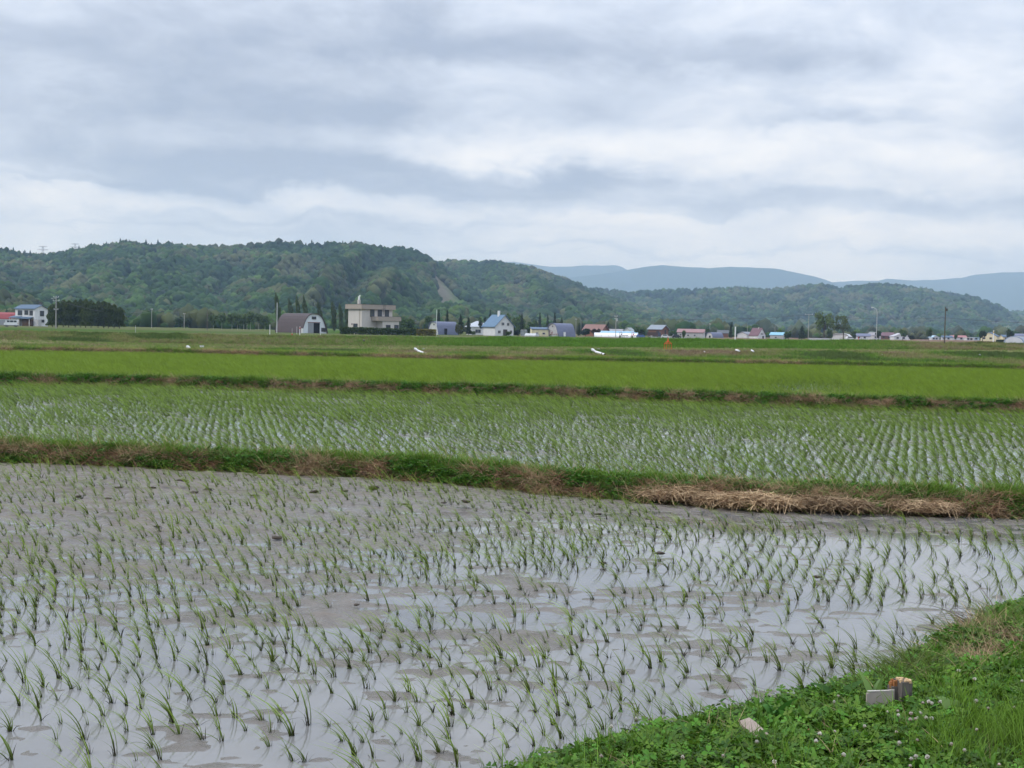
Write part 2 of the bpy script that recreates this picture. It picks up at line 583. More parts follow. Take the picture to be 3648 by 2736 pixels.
def water_mat():
    m = bpy.data.materials.new('silty_water')
    m.use_nodes = True
    g = NT(m.node_tree)
    bs = m.node_tree.nodes['Principled BSDF']
    geo = g.n('ShaderNodeNewGeometry')
    n0 = g.n('ShaderNodeTexNoise', ins={'Vector': geo, 'Scale': 0.9, 'Detail': 4.0})
    c = g.ramp((n0, 0), [(0.35, (0.150, 0.145, 0.138)), (0.65, (0.195, 0.190, 0.183))])
    g.t.links.new(c.outputs[0], bs.inputs['Base Color'])
    bs.inputs['Roughness'].default_value = 0.025
    bs.inputs['IOR'].default_value = 1.45
    mp = g.n('ShaderNodeMapping', ins={0: geo, 3: (1.0, 1.7, 1.0)})
    r1 = g.n('ShaderNodeTexNoise', ins={'Vector': mp, 'Scale': 14.0, 'Detail': 3.0, 'Roughness': 0.55})
    r2 = g.n('ShaderNodeTexNoise', ins={'Vector': mp, 'Scale': 2.2, 'Detail': 2.0})
    h = g.math('ADD', g.math('MULTIPLY', (r1, 0), 0.5), g.math('MULTIPLY', (r2, 0), 0.15))
    b = g.n('ShaderNodeBump', ins={'Strength': 0.045, 'Distance': 0.02, 'Height': h})
    g.t.links.new(b.outputs[0], bs.inputs['Normal'])
    return m


def mud_mat(z0):
    m = bpy.data.materials.new('wet_mud')
    m.use_nodes = True
    g = NT(m.node_tree)
    bs = m.node_tree.nodes['Principled BSDF']
    geo = g.n('ShaderNodeNewGeometry')
    n0 = g.n('ShaderNodeTexNoise', ins={'Vector': geo, 'Scale': 9.0, 'Detail': 7.0, 'Roughness': 0.7})
    n1 = g.n('ShaderNodeTexNoise', ins={'Vector': geo, 'Scale': 1.3, 'Detail': 3.0})
    f = g.math('ADD', g.math('MULTIPLY', (n0, 0), 0.6), g.math('MULTIPLY', (n1, 0), 0.4))
    c = g.ramp(f, [(0.36, (0.044, 0.034, 0.026)), (0.47, (0.128, 0.104, 0.084)), (0.62, (0.200, 0.170, 0.142))])
    sep = g.n('ShaderNodeSeparateXYZ', ins={0: geo})
    dry = g.n('ShaderNodeMapRange', ins={0: (sep, 2), 1: z0, 2: z0 + 0.028, 3: 0.0, 4: 1.0})     # soaked at the waterline, drier higher up
    wetc = g.mix((dry, 0), (0.172, 0.154, 0.135), (c, 0))
    g.t.links.new(wetc[0].outputs[2], bs.inputs['Base Color'])
    r = g.n('ShaderNodeMapRange', ins={0: (n0, 0), 1: 0.35, 2: 0.65, 3: 0.38, 4: 0.65})
    rr = g.math('MULTIPLY', r, g.n('ShaderNodeMapRange', ins={0: (dry, 0), 1: 0.0, 2: 1.0, 3: 0.15, 4: 1.0}))
    g.t.links.new(rr.outputs[0], bs.inputs['Roughness'])
    bs.inputs['Specular IOR Level'].default_value = 0.20
    b = g.n('ShaderNodeBump', ins={'Strength': 1.0, 'Distance': 0.03, 'Height': (n0, 0)})
    g.t.links.new(b.outputs[0], bs.inputs['Normal'])
    return m


WATER, MUD, MUD2 = water_mat(), mud_mat(Z1), mud_mat(Z2)

# where the near paddy is drained to mud (+) or flooded (-)
WET = np.array([(0, 1680, 1), (400, 1750, 1), (900, 1800, .9), (1400, 1850, .6), (0, 1950, .55), (600, 1980, .4), (1200, 1980, .3), (1500, 2000, 0),
                (1900, 1900, -.25), (1700, 1800, .6), (2200, 1850, .2), (2600, 1835, .3), (3000, 1862, .25), (3500, 1885, .25), (2600, 1950, -1), (3200, 1960, -1.1),
                (3600, 2000, -1), (2200, 2030, -.3), (2900, 2070, -.1), (3300, 2150, -.5), (2500, 2200, -.2), (2000, 2200, .12), (1500, 2250, .1),
                (1000, 2200, .2), (500, 2150, .05), (0, 2150, .05), (0, 2300, -.5), (400, 2400, -.65), (900, 2400, -.4), (1400, 2400, -.1),
                (2000, 2400, -.15), (2500, 2450, -.35), (0, 2600, -.45), (600, 2650, -.3), (1200, 2600, -.45), (1800, 2600, -.5), (2600, 2300, -.2)], float)


def wetness(px, py):
    d2 = ((px[..., None] - WET[:, 0]) / 330.0) ** 2 + ((py[..., None] - WET[:, 1]) / 85.0) ** 2
    w = np.exp(-d2) + 1e-5 / (1 + d2)
    return (w * WET[:, 2]).sum(-1) / w.sum(-1)


def paddy_sheets(n, x0, x1, y0, y1, step, z, seed, bias):
    xs, ys = np.arange(x0, x1 + step, step), np.arange(y0, y1 + step, step)
    X, Y = np.meshgrid(xs, ys)
    b = bias(X, Y)
    h = 0.016 * (fbm(X * 1.6, Y * 3.4, seed, 3) - 0.5) * 2 + 0.022 * (fbm(X * 7, Y * 10, seed + 9, 3) - 0.5) * 2
    h = h + 0.021 * b
    h = np.clip(h, -0.05, 0.035)
    Pt = np.stack([X, Y, z + h], -1)
    link('mud', grid_mesh('mud', Pt, MUD), kind='structure')
    Wt = np.array([[(x0, y0, z), (x1, y0, z)], [(x0, y1, z), (x1, y1, z)]], float)
    link('water', grid_mesh('water', Wt, WATER), kind='structure')
    return Pt


def bias1(X, Y):
    px, py, _ = project(np.stack([X, Y, np.zeros_like(X)], -1))
    return np.clip(wetness(np.clip(px, -400, 4100), np.clip(py, 1600, 2800)), -1.2, 1.2)


paddy_sheets('near', -9.5, 9.0, 4.6, 22.5, 0.045, Z1, 3, bias1)

# ------------------------------------------------------------------ bunds between the paddies
B1 = [(-500, 1628), (0, 1650), (450, 1672), (900, 1690), (1300, 1705), (1800, 1748), (2300, 1795), (2700, 1815), (3100, 1832), (3648, 1848), (4200, 1868)]
B2 = [(-500, 1361), (0, 1373), (600, 1383), (1200, 1402), (1800, 1416), (2400, 1437), (3000, 1458), (3648, 1474), (4200, 1490)]
B3 = [(-500, 1255), (0, 1261), (500, 1267), (950, 1277), (1450, 1289), (2000, 1297), (2500, 1305), (3050, 1314), (3648, 1327), (4200, 1336)]


def ground_line(px_line, z):
    a = np.array(px_line, float)
    return G(a[:, 0], a[:, 1], z)


def shift(line, dy, dz):
    return line + np.array([0, dy, dz])


def green_brown(Pt, seed, pal, scale=1.2):
    n = fbm(Pt[..., 0] * scale, Pt[..., 1] * scale * 2 + Pt[..., 2] * 3, seed, 4)
    f = np.clip((n - 0.36) / 0.28, 0, 1)[..., None]
    return np.array(pal[0]) * (1 - f) + np.array(pal[1]) * f


SOIL = soil_mat('bank_soil')


def bund(line, zf, zb, top, w, name, seed, ncol, rows):
    f0 = shift(line, 0, -0.06)
    f1 = shift(line, 0.05, (top - zf) * 0.35)
    f2 = shift(line, 0.20, (top - zf) * 0.92)
    f3 = shift(line, 0.20 + w * 0.4, top - zf)
    f4 = shift(line, 0.20 + w, (top - zf) * 0.85)
    f5 = shift(line, 0.34 + w, zb - zf - 0.08)
    Pt = loft([f0, f1, f2, f3, f4, f5], ncol, rows)
    n = fbm(Pt[..., 0] * 2.5, Pt[..., 1] * 2.5, seed, 4) - 0.5
    n2 = fbm(Pt[..., 0] * 9, Pt[..., 2] * 20 + Pt[..., 1] * 6, seed + 5, 3) - 0.5
    Pt[..., 2] += 0.10 * n + 0.03 * n2
    Pt[..., 1] += 0.14 * n2 + 0.15 * (fbm(Pt[..., 0] * 1.1, Pt[..., 0] * 0, seed + 8, 2) - 0.5)
    C = green_brown(Pt, seed, ((0.080, 0.062, 0.036), (0.130, 0.100, 0.060)), 3.0)
    link(name, grid_mesh(name, Pt, SOIL, C), kind='structure')
    return Pt


L1, L2, L3 = ground_line(B1, Z1), ground_line(B2, Z2), ground_line(B3, Z3)
bund1 = bund(L1, Z1, Z2, 0.22, 0.42, 'bund', 21, 420, [3, 5, 3, 3, 3])
bund2 = bund(L2, Z2, Z3, 0.43, 0.40, 'bund', 31, 500, [2, 4, 3, 3, 3])
bund3 = bund(L3, Z3, Z4, 0.56, 0.7, 'bund', 41, 500, [2, 3, 3, 3, 3])


def sheet_between(a, b, z, name, m):
    Pt = loft([a * np.array([1, 1, 0]) + np.array([0, 0, z]), b * np.array([1, 1, 0]) + np.array([0, 0, z])], 60, [30])
    link(name, grid_mesh(name, Pt, m), kind='structure')
    return Pt


# second paddy: water with low mud humps; third and fourth: water under dense rice
a2, b2 = shift(L1, 0.35, 0), shift(L2, 0.25, 0)
P2 = loft([a2 * [1, 1, 0] + [0, 0, Z2], b2 * [1, 1, 0] + [0, 0, Z2]], 380, [230])
h2 = 0.020 * (fbm(P2[..., 0] * 1.2, P2[..., 1] * 2.6, 77, 3) - 0.5) * 2 + 0.016 * (fbm(P2[..., 0] * 6, P2[..., 1] * 7, 78, 3) - 0.5) * 2 - 0.003
P2m = P2.copy()
P2m[..., 2] += h2
link('mud', grid_mesh('mud', P2m, MUD2), kind='structure')
sheet_between(a2, b2, Z2, 'water', WATER)
a3, b3 = shift(L2, 0.4, 0), shift(L3, 0.4, 0)
P3 = sheet_between(a3, b3, Z3, 'water', WATER)

# ------------------------------------------------------------------ banks, terrace, embankment and road beyond the paddies
KX = [-500, 0, 500, 950, 1450, 2000, 2500, 3050, 3648, 4200]


def row(ys, Y):
    Ys = Y if isinstance(Y, (list, tuple)) else [Y] * len(KX)
    return P(np.array(KX, float), np.array(ys, float), np.array(Ys, float))


r_f4a = shift(L3, 1.2, Z4 - Z3)
r_f4b = shift(L3, 8.5, Z4 - Z3)
sA0 = row([1252, 1257, 1260, 1264, 1273, 1280, 1286, 1292, 1302, 1312], 82)
sA1 = row([1228, 1232, 1242, 1247, 1249, 1251, 1252, 1254, 1260, 1268], 87)
sB0 = row([1208, 1213, 1223, 1229, 1233, 1238, 1243, 1246, 1251, 1258], 103)
sB1 = row([1176, 1182, 1188, 1198, 1203, 1207, 1212, 1216, 1226, 1236], 108)
rd1 = shift(sB1, 4.0, -0.02)
vg1 = shift(sB1, 7.0, -0.25)
pl0 = vg1 * [1, 1, 0] + [0, 40, 0.05]

P4 = loft([r_f4a * [1, 1, 0] + [0, 0, Z4], r_f4b * [1, 1, 0] + [0, 0, Z4]], 60, [12])
link('water', grid_mesh('water', P4, WATER), kind='structure')


def px_of(Pt):
    return project(Pt)[0]


def bank_cols(Pt, seed, kind):
    px = px_of(Pt)
    n = fbm(Pt[..., 0] * 0.22 + Pt[..., 2] * 0.9, Pt[..., 1] * 0.35, seed, 4)
    n2 = fbm(Pt[..., 0] * 0.9 + Pt[..., 2] * 3, Pt[..., 1] * 1.2, seed + 3, 3)
    f = np.clip((n - 0.32) / 0.36, 0, 1)
    g2 = np.clip((n2 - 0.3) / 0.4, 0, 1)
    green, olive, brown, dry, dark = map(np.array, ((0.066, 0.140, 0.022), (0.145, 0.158, 0.055), (0.165, 0.130, 0.078), (0.29, 0.245, 0.145), (0.065, 0.088, 0.030)))
    if kind == 'emb':
        w = np.interp(px, [900, 1400, 1700, 2900, 3150, 3300], [0.0, 0.45, 1, 1, 0.6, 0.0])      # lush in the middle
        br = np.interp(px, [0, 1300, 1600, 3100, 3350, 4000], [0.55, 0.45, 0.1, 0.1, 0.75, 0.8])
        c = olive * (1 - f)[..., None] + brown * f[..., None]
        c = c * (1 - (1 - br) * 0.6)[..., None] + olive * ((1 - br) * 0.6)[..., None]
        return c * (1 - w)[..., None] + (green * (0.75 + 0.5 * g2[..., None])) * w[..., None]
    if kind == 'terrace':
        c = (olive * 0.7 + green * 0.4) * (1 - f * 0.3)[..., None] + dry * (f * 0.3)[..., None]
        return c * (0.8 + 0.4 * g2)[..., None]
    if kind == 'slope':
        c = olive * (1 - f)[..., None] + dark * 1.4 * f[..., None]
        return c * (1 - 0.35 * g2)[..., None] + olive * (0.35 * g2)[..., None]
    c = olive * (1 - f)[..., None] + green * f[..., None]
    return c


def rough(Pt, seed, a, fx, fy):
    Pt[..., 2] += a * (fbm(Pt[..., 0] * fx, Pt[..., 1] * fy, seed, 4) - 0.5)
    return Pt


TURF = soil_mat('turf', 2.5, 0.95, 0.3, 0.5)
bankA0 = rough(loft([r_f4b * [1, 1, 0] + [0, 0, Z4 - .1], shift(r_f4b, 0.4, 0.12), shift(r_f4b, 1.0, 0.10), sA0], 300, [2, 2, 4]), 5, 0.12, 1.2, 1.2)
link('bank', grid_mesh('bank', bankA0, TURF, bank_cols(bankA0, 51, 'verge')), kind='structure')
slopeA = rough(loft([sA0, sA1], 400, [16]), 6, 0.16, 0.8, 1.0)
link('bank', grid_mesh('bank', slopeA, TURF, bank_cols(slopeA, 52, 'slope')), kind='structure')
terr = rough(loft([sA1, sB0], 300, [22]), 7, 0.12, 0.4, 0.4)
link('terrace', grid_mesh('terrace', terr, TURF, bank_cols(terr, 53, 'terrace')), kind='structure')
slopeB = rough(loft([sB0, sB1], 420, [22]), 8, 0.22, 0.5, 0.8)
link('embankment', grid_mesh('embankment', slopeB, TURF, bank_cols(slopeB, 54, 'emb')), kind='structure')
road = loft([sB1, rd1], 120, [2])
link('road', grid_mesh('road', road, mat('gravel', (0.21, 0.195, 0.17), 0.95, 0.25, 1.5)), kind='structure')
verge = rough(loft([rd1, vg1, pl0], 200, [4, 10]), 9, 0.05, 0.7, 0.7)
link('verge', grid_mesh('verge', verge, TURF, bank_cols(verge, 55, 'verge')), kind='structure')


# plain that carries the village, out to the hills, and the ground sheet round everything
def plain():
    Ys = np.r_[np.linspace(146, 420, 40), np.linspace(430, 1000, 60), np.linspace(1030, 4000, 40)]
    px = np.linspace(-1400, 5000, 260)
    Pt = np.array([[XZ(p, Y, plain_z(Y, p)) for p in px] for Y in Ys])
    X = px_of(Pt)
    n = fbm(Pt[..., 0] * 0.02, Pt[..., 1] * 0.012, 61, 4)
    green, tan, brown = np.array((0.06, 0.105, 0.025)), np.array((0.16, 0.135, 0.085)), np.array((0.165, 0.115, 0.085))
    f = np.clip((n - 0.42) / 0.2, 0, 1)[..., None]
    c = green * (1 - 0.5 * f) + tan * 0.5 * f
    w = np.interp(X, [1500, 2100, 2600, 3000], [0.0, 0.45, 0.8, 1.0])[..., None] * np.interp(Pt[..., 1], [120, 260, 900, 1000], [0.4, 1, 1, 0])[..., None]
    c = c * (1 - w) + (brown * (0.85 + 0.3 * f)) * w
    link('ground', grid_mesh('ground', Pt, TURF, c), kind='structure')


plain()
base = np.array([[(-14000, -300, -0.6), (14000, -300, -0.6)], [(-14000, 17000, -0.6), (14000, 17000, -0.6)]], float)
link('ground', grid_mesh('ground', base, mat('far_ground', (0.07, 0.09, 0.035), 0.95, 0.2, 0.01)), kind='structure')


# ------------------------------------------------------------------ hills and mountains
HILL = soil_mat('forest_floor', 0.02, 0.95, 0.25, 0.0)
SCAR = [(1530, 965), (1546, 962), (1572, 1000), (1610, 1040), (1665, 1075), (1715, 1112), (1650, 1125), (1570, 1118), (1538, 1100), (1533, 1040)]


def inside(px, py, poly):
    r = np.zeros(px.shape, bool)
    n = len(poly)
    for i in range(n):
        (x1, y1), (x2, y2) = poly[i], poly[(i + 1) % n]
        c = ((y1 > py) != (y2 > py)) & (px < (x2 - x1) * (py - y1) / (y2 - y1 + 1e-9) + x1)
        r ^= c
    return r


def hill(name, sil, Yr, Yf, seed, spur, drop, slant=0.0, ncol=None, expo=(0.72, 2.5), tree_px=0):
    a = np.array(sil, float)
    px = np.arange(a[0, 0], a[-1, 0] + 1, 10.0)
    py = np.interp(px, a[:, 0], a[:, 1]) + tree_px
    py = py + 3.0 * (fbm(px * 0.03, px * 0, seed + 40, 3) - 0.5)
    ridge = P(px, py, np.full(len(px), Yr))
    vs = np.r_[np.linspace(0, 1, 70), np.linspace(1.03, 1.5, 10)]
    rows = []
    z0 = plain_z(Yf)
    for v in vs:
        vv = min(v, 1.0)
        Y = Yf + (Yr - Yf) * v
        wob = 0.35 * (fbm(px * 0.006, np.full(len(px), v * 2.0), seed + 7, 2) - 0.5)
        s = px / spur + slant * (1 - vv) + wob
        n = 1 - np.abs(2 * (vnoise(s, np.full(len(px), 0.35 * v), seed) - 0.5)) * 1.0
        n = 0.62 * n + 0.38 * (1 - np.abs(2 * (vnoise(s * 2.7 + 5, np.full(len(px), v * 1.6), seed + 1) - 0.5)))
        e = expo[1] - (expo[1] - expo[0]) * np.clip((n - 0.25) / 0.65, 0, 1)
        sh = vv ** e
        z = z0 + (ridge[:, 2] - z0) * sh
        z = z + (3.0 + 9.0 * (Yr > 5000) * 3) * (fbm(px * 0.02, np.full(len(px), v * 9), seed + 3, 3) - 0.5) * (vv * (1 - vv) * 4)
        if v > 1:
            z = ridge[:, 2] - drop * (v - 1) * (Yr - Yf)
        x = (ridge[:, 0]) * (Y / Yr)
        rows.append(np.stack([x, np.full(len(px), Y), z], 1))
    Pt = np.array(rows)
    Q = project(Pt)
    C = np.empty(Pt.shape)
    C[:] = (0.030, 0.050, 0.020)
    if name == 'hill' and seed == 100:
        jx = 26 * (fbm(Pt[..., 0] * 0.05, Pt[..., 2] * 0.05, 9, 3) - 0.5)
        m = inside(Q[0] + jx, Q[1] + jx, SCAR)
        rt = np.clip((Q[0] - 1562 - (Q[1] - 960) * 0.20 + 2 * jx) / 40, 0, 1)[..., None]
        C[m] = (np.array((0.150, 0.138, 0.100)) * (1 - rt) + np.array((0.080, 0.130, 0.040)) * rt)[m]
    link(name, grid_mesh(name, Pt, HILL, C), kind='structure')
    return Pt, Q


H1 = [(-700, 900), (-350, 865), (-100, 880), (0, 885), (60, 897), (110, 905), (160, 906), (240, 894), (300, 881), (380, 866), (450, 858), (520, 866), (600, 869), (690, 873), (780, 876), (870, 873), (940, 864),
      (1000, 856), (1050, 861), (1120, 871), (1200, 862), (1280, 866), (1340, 878), (1400, 881), (1460, 886), (1500, 902), (1540, 928), (1580, 955), (1640, 995), (1700, 1035), (1780, 1085), (1850, 1130), (1930, 1168)]
H2 = [(1380, 960), (1480, 940), (1555, 932), (1650, 930), (1750, 934), (1850, 941), (1900, 955), (1960, 975), (2030, 1003), (2085, 1026), (2180, 1060), (2300, 1098), (2420, 1135), (2520, 1165), (2600, 1190)]
H3 = [(1950, 1030), (2085, 1027), (2180, 1036), (2250, 1047), (2350, 1036), (2450, 1033), (2560, 1031), (2650, 1028), (2740, 1035), (2830, 1026), (2900, 1016), (2960, 1024), (3000, 1030), (3050, 1021), (3130, 1015),
      (3200, 1018), (3290, 1030), (3340, 1045), (3400, 1049), (3480, 1064), (3540, 1085), (3600, 1116), (3648, 1140), (3720, 1175), (3800, 1205)]
H0 = [(-900, 930), (-400, 950), (-150, 965), (0, 992), (60, 1020), (110, 1045), (160, 1085), (210, 1120), (270, 1160)]
H5 = [(3480, 1190), (3560, 1140), (3600, 1116), (3680, 1108), (3900, 1090), (4300, 1080), (4700, 1100)]
hills = [hill('hill', H1, 1900, 1000, 100, 210, 0.25, 1.4, tree_px=20), hill('hill', H2, 2500, 1450, 130, 190, 0.25, -1.2, tree_px=16),
         hill('hill', H3, 3300, 2300, 160, 200, 0.25, -1.0, tree_px=12), hill('hill', H0, 1050, 720, 190, 260, 0.3, 1.0, tree_px=36),
         hill('hill', H5, 4200, 3600, 220, 200, 0.25, 0.0, tree_px=8)]
SPURS = [([(280, 1090), (420, 1012), (520, 975), (590, 966), (660, 988), (740, 1035), (820, 1085), (920, 1150)], 1380, 1000, 26, 32), ([(740, 1110), (830, 1040), (900, 1008), (980, 985), (1060, 992), (1150, 1014), (1230, 1054), (1340, 1130)], 1430, 1010, 26, 32),
         ([(1160, 1120), (1230, 1040), (1290, 985), (1340, 962), (1400, 958), (1450, 985), (1490, 1040), (1535, 1120)], 1520, 1040, 24, 34), ([(60, 1120), (160, 1050), (260, 1000), (330, 990), (400, 1015), (470, 1060), (540, 1120)], 1500, 1100, 24, 34),
         ([(1690, 1150), (1770, 1070), (1840, 1035), (1930, 1042), (2020, 1080), (2120, 1130), (2220, 1180)], 1950, 1460, 18, 44), ([(2230, 1170), (2330, 1110), (2420, 1085), (2550, 1068), (2700, 1082), (2830, 1120), (2950, 1175)], 2850, 2250, 14, 64),
         ([(2800, 1170), (2900, 1105), (3000, 1080), (3100, 1072), (3220, 1092), (3340, 1120), (3460, 1190)], 2900, 2280, 14, 64)]
spur_hills = [hill('hill', s, yr, yf, 400 + 17 * i, 150, 0.35, (-1) ** i * 0.8, expo=(0.7, 1.8), tree_px=tp) for i, (s, yr, yf, tp, ar) in enumerate(SPURS)]
M1 = [(1300, 985), (1450, 950), (1540, 921), (1560, 935), (1700, 950), (1760, 935), (1830, 932), (1900, 943), (1960, 951), (2040, 950), (2090, 945), (2140, 947), (2190, 945), (2215, 950), (2240, 965), (2300, 990), (2420, 1020), (2600, 1060)]
M2 = [(1700, 1040), (1900, 1010), (2060, 985), (2180, 972), (2260, 957), (2320, 948), (2360, 944), (2430, 951), (2520, 955), (2600, 950), (2680, 954), (2760, 956), (2840, 972), (2900, 985), (2950, 1000), (3020, 1025), (3150, 1060), (3300, 1110)]
M3 = [(2700, 1035), (2850, 1015), (2960, 1005), (3060, 1000), (3130, 1000), (3160, 993), (3250, 999), (3330, 997), (3420, 990), (3480, 978), (3540, 973), (3600, 969), (3648, 970), (3800, 960), (4000, 975), (4400, 990)]
mts = [hill('mountain', M1, 11500, 9000, 300, 260, 0.25, 0.5, expo=(0.9, 1.5)), hill('mountain', M2, 9600, 7600, 330, 300, 0.25, 0.6, expo=(0.9, 1.5)), hill('mountain', M3, 10500, 7800, 360, 280, 0.25, -0.8, expo=(0.9, 1.5))]

# ------------------------------------------------------------------ forest on the hills
FOREST = leaf_mat('forest_leaves', 0.0, 0.8, 0.42, patch=(0.0075, (0.45, 0.58, 0.55), 1.0), spec=0.1)


def crown_shape(seed, kind):
    r = np.random.default_rng(seed)
    if kind == 'broad':
        parts = []
        for k in range(4):
            V, F = ico(2 if k == 0 else 1, seed + k, 0.42, 2.3)
            o = np.array([0, 0, 0.62]) if k == 0 else np.array([r.uniform(-.55, .55), r.uniform(-.55, .55), r.uniform(0.35, 1.05)])
            s = 0.92 if k == 0 else r.uniform(0.42, 0.6)
            parts.append((V * [s, s, s * 0.85] + o, F, np.tile(FCOL[kind][seed % 4], (len(V), 1)) * r.uniform(0.85, 1.2)))
        return join(parts)
    a, h, n = np.linspace(0, 2 * np.pi, 10)[:-1], 2.3, 6          # fir: jagged stacked cone
    V, F = [], []
    for i in range(n):
        z0, z1 = h * (0.08 + 0.85 * i / n), h * (0.08 + 0.85 * (i + 1.7) / n)
        rr = 0.85 * (1 - i / n) + 0.08
        b = len(V)
        V.append((0, 0, z1))
        V += [(rr * (0.75 + 0.5 * r.random()) * math.cos(t), rr * (0.75 + 0.5 * r.random()) * math.sin(t), z0) for t in a]
        F += [(b, b + 1 + k, b + 1 + (k + 1) % 9) for k in range(9)]
    V = np.array(V)
    return V, np.array(F), np.tile(FCOL['fir'][0], (len(V), 1))


FCOL = {'broad': [(0.017, 0.040, 0.010), (0.028, 0.058, 0.012), (0.045, 0.080, 0.017), (0.068, 0.076, 0.031)], 'fir': [(0.016, 0.034, 0.016)]}
crowns = [mesh_of('crown', *crown_shape(s, 'broad')[:2], FOREST, crown_shape(s, 'broad')[2]) for s in (4, 5, 6, 7, 8, 9, 10)]
crowns += [mesh_of('fir', *crown_shape(s, 'fir')[:2], FOREST, crown_shape(s, 'fir')[2]) for s in (20, 21)]


def forest(hq, seed, area, rad, firs):
    Pt, Q = hq
    r = np.random.default_rng(seed)
    keep = Pt[:73]
    A = np.linalg.norm(np.cross(keep[1:, :-1] - keep[:-1, :-1], keep[:-1, 1:] - keep[:-1, :-1]), axis=-1).sum()
    p = pick(keep, r, int(A / area))
    px, py, f = project(p)
    ok = (px > -500) & (px < 4150)
    if seed == 1:
        jx = 30 * (r.uniform(-1, 1, len(px)))
        ok &= ~inside(px + jx, py + jx, SCAR)
    p, px, py = p[ok], px[ok], py[ok]
    n = len(p)
    patch = fbm(p[:, 0] * 0.012, p[:, 1] * 0.008, seed + 50, 3)
    v = (p[:, 1] - Pt[0, 0, 1]) / (Pt[69, 0, 1] - Pt[0, 0, 1])
    isfir = r.uniform(0, 1, n) < firs * np.clip((v - 0.80) / 0.12, 0, 1) * np.clip((patch - 0.50) / 0.10, 0, 1) + 0.001
    tone = np.clip((fbm(p[:, 0] * 0.02, p[:, 1] * 0.012, seed + 60, 3) - 0.3) / 0.4 + r.normal(0, 0.22, n), 0, 0.999)
    idx = np.where(isfir, 7 + r.integers(0, 2, n), np.array([0, 4, 1, 5, 2, 6, 3])[(tone * 7).astype(int)])
    s = rad * r.uniform(0.65, 1.45, n)
    s = np.where(isfir, s * r.uniform(0.5, 0.85, n), s)
    sc = np.stack([s, s, s * r.uniform(0.85, 1.35, n)], 1)
    scatter('forest', p - [0, 0, 0.5], randrot(r, n, 0.06), sc, crowns, idx, label='dense mixed forest covering the hill behind the village')


forest(hills[0], 1, 30, 4.5, 0.45)
forest(hills[1], 2, 42, 5.2, 0.3)
forest(hills[2], 3, 62, 6.2, 0.5)
forest(hills[3], 4, 20, 3.4, 0.05)
forest(hills[4], 5, 150, 8.0, 0.2)
for i, hq_ in enumerate(spur_hills):
    forest(hq_, 20 + i, SPURS[i][4], [4.5, 4.5, 4.5, 4.5, 5.2, 6.2, 6.2][i], 0.0)

# ------------------------------------------------------------------ the air
HAZE_DENSITY = 1.08e-4
hz = MB().box(0, 6600, 380.0, 26000, 13200 + 400, 764.0)
hazem = bpy.data.materials.new('haze')
hazem.use_nodes = True
ht = hazem.node_tree
ht.nodes.clear()
hv, ho = ht.nodes.new('ShaderNodeVolumePrincipled'), ht.nodes.new('ShaderNodeOutputMaterial')
hv.inputs['Color'].default_value = (0.46, 0.65, 1.0, 1)
hv.inputs['Density'].default_value = HAZE_DENSITY
hv.inputs['Absorption Color'].default_value = (1, 1, 1, 1)
hv.inputs['Anisotropy'].default_value = 0.0
ht.links.new(hv.outputs[0], ho.inputs['Volume'])


# ------------------------------------------------------------------ young rice
RICE = leaf_mat('rice_leaf', 0.35, 0.5, 0.26)
WIND = (-0.42, 0.05, 0.0)


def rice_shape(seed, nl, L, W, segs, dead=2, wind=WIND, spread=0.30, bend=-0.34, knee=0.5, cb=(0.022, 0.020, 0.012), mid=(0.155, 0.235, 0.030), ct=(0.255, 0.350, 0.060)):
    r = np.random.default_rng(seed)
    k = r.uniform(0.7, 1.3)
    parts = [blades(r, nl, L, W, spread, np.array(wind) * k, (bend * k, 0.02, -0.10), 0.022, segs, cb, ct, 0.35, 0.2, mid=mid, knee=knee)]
    if dead:
        parts.append(blades(r, dead, L * 0.5, W * 0.9, 0.7, (r.uniform(-.6, .6), 0, 0), (r.uniform(-.5, .5), 0, -0.75), 0.02, segs, (0.02, 0.018, 0.012), (0.045, 0.038, 0.024), 0.4))
    return join(parts)


TAN = L1[-2] - L1[1]
TU = np.array([TAN[0], TAN[1]]) / np.hypot(TAN[0], TAN[1])
TV = np.array([-TU[1], TU[0]])


def lattice(du, dv, ur, vr, jit, seed):
    r = np.random.default_rng(seed)
    us, vs = np.arange(*ur, du), np.arange(*vr, dv)
    U, V = np.meshgrid(us, vs)
    V = V + 0.05 * np.sin(U * 0.7 + 1.0)
    ph = r.uniform(0, du, len(vs) // 6 + 2)
    U = U + ph[(np.arange(len(vs)) // 6)][:, None] * 0.25
    U, V = U + r.normal(0, jit, U.shape), V + r.normal(0, jit, U.shape)
    x, y = U * TU[0] + V * TV[0], U * TU[1] + V * TV[1]
    return np.stack([x.ravel(), y.ravel()], 1), r


def y_on(line, x):
    o = np.argsort(line[:, 0])
    return np.interp(x, line[o, 0], line[o, 1])


# bank of clover in the near corner: its water's edge
EDGE_PX = [(1980, 2760), (2180, 2696), (2450, 2640), (2780, 2578), (2990, 2520), (3140, 2462), (3225, 2395), (3330, 2330), (3430, 2280), (3560, 2225), (3648, 2200), (3900, 2120), (4400, 2020)]
edge = np.vstack([np.array([(-4.0, 1.5, 0), (-1.6, 4.2, 0), (-0.4, 5.3, 0)]), ground_line(EDGE_PX, 0.0)])
edge = resample(edge, 160)
ex_n = np.gradient(edge, axis=0)
nrm = np.stack([ex_n[:, 1], -ex_n[:, 0], 0 * ex_n[:, 0]], 1)
nrm /= np.linalg.norm(nrm, axis=1)[:, None]
nrm = np.stack([np.convolve(np.pad(nrm[:, k], 12, 'edge'), np.ones(25) / 25, 'valid') for k in range(3)], 1)


def edge_in(d, z):
    return edge + nrm * d + np.array([0, 0, z])


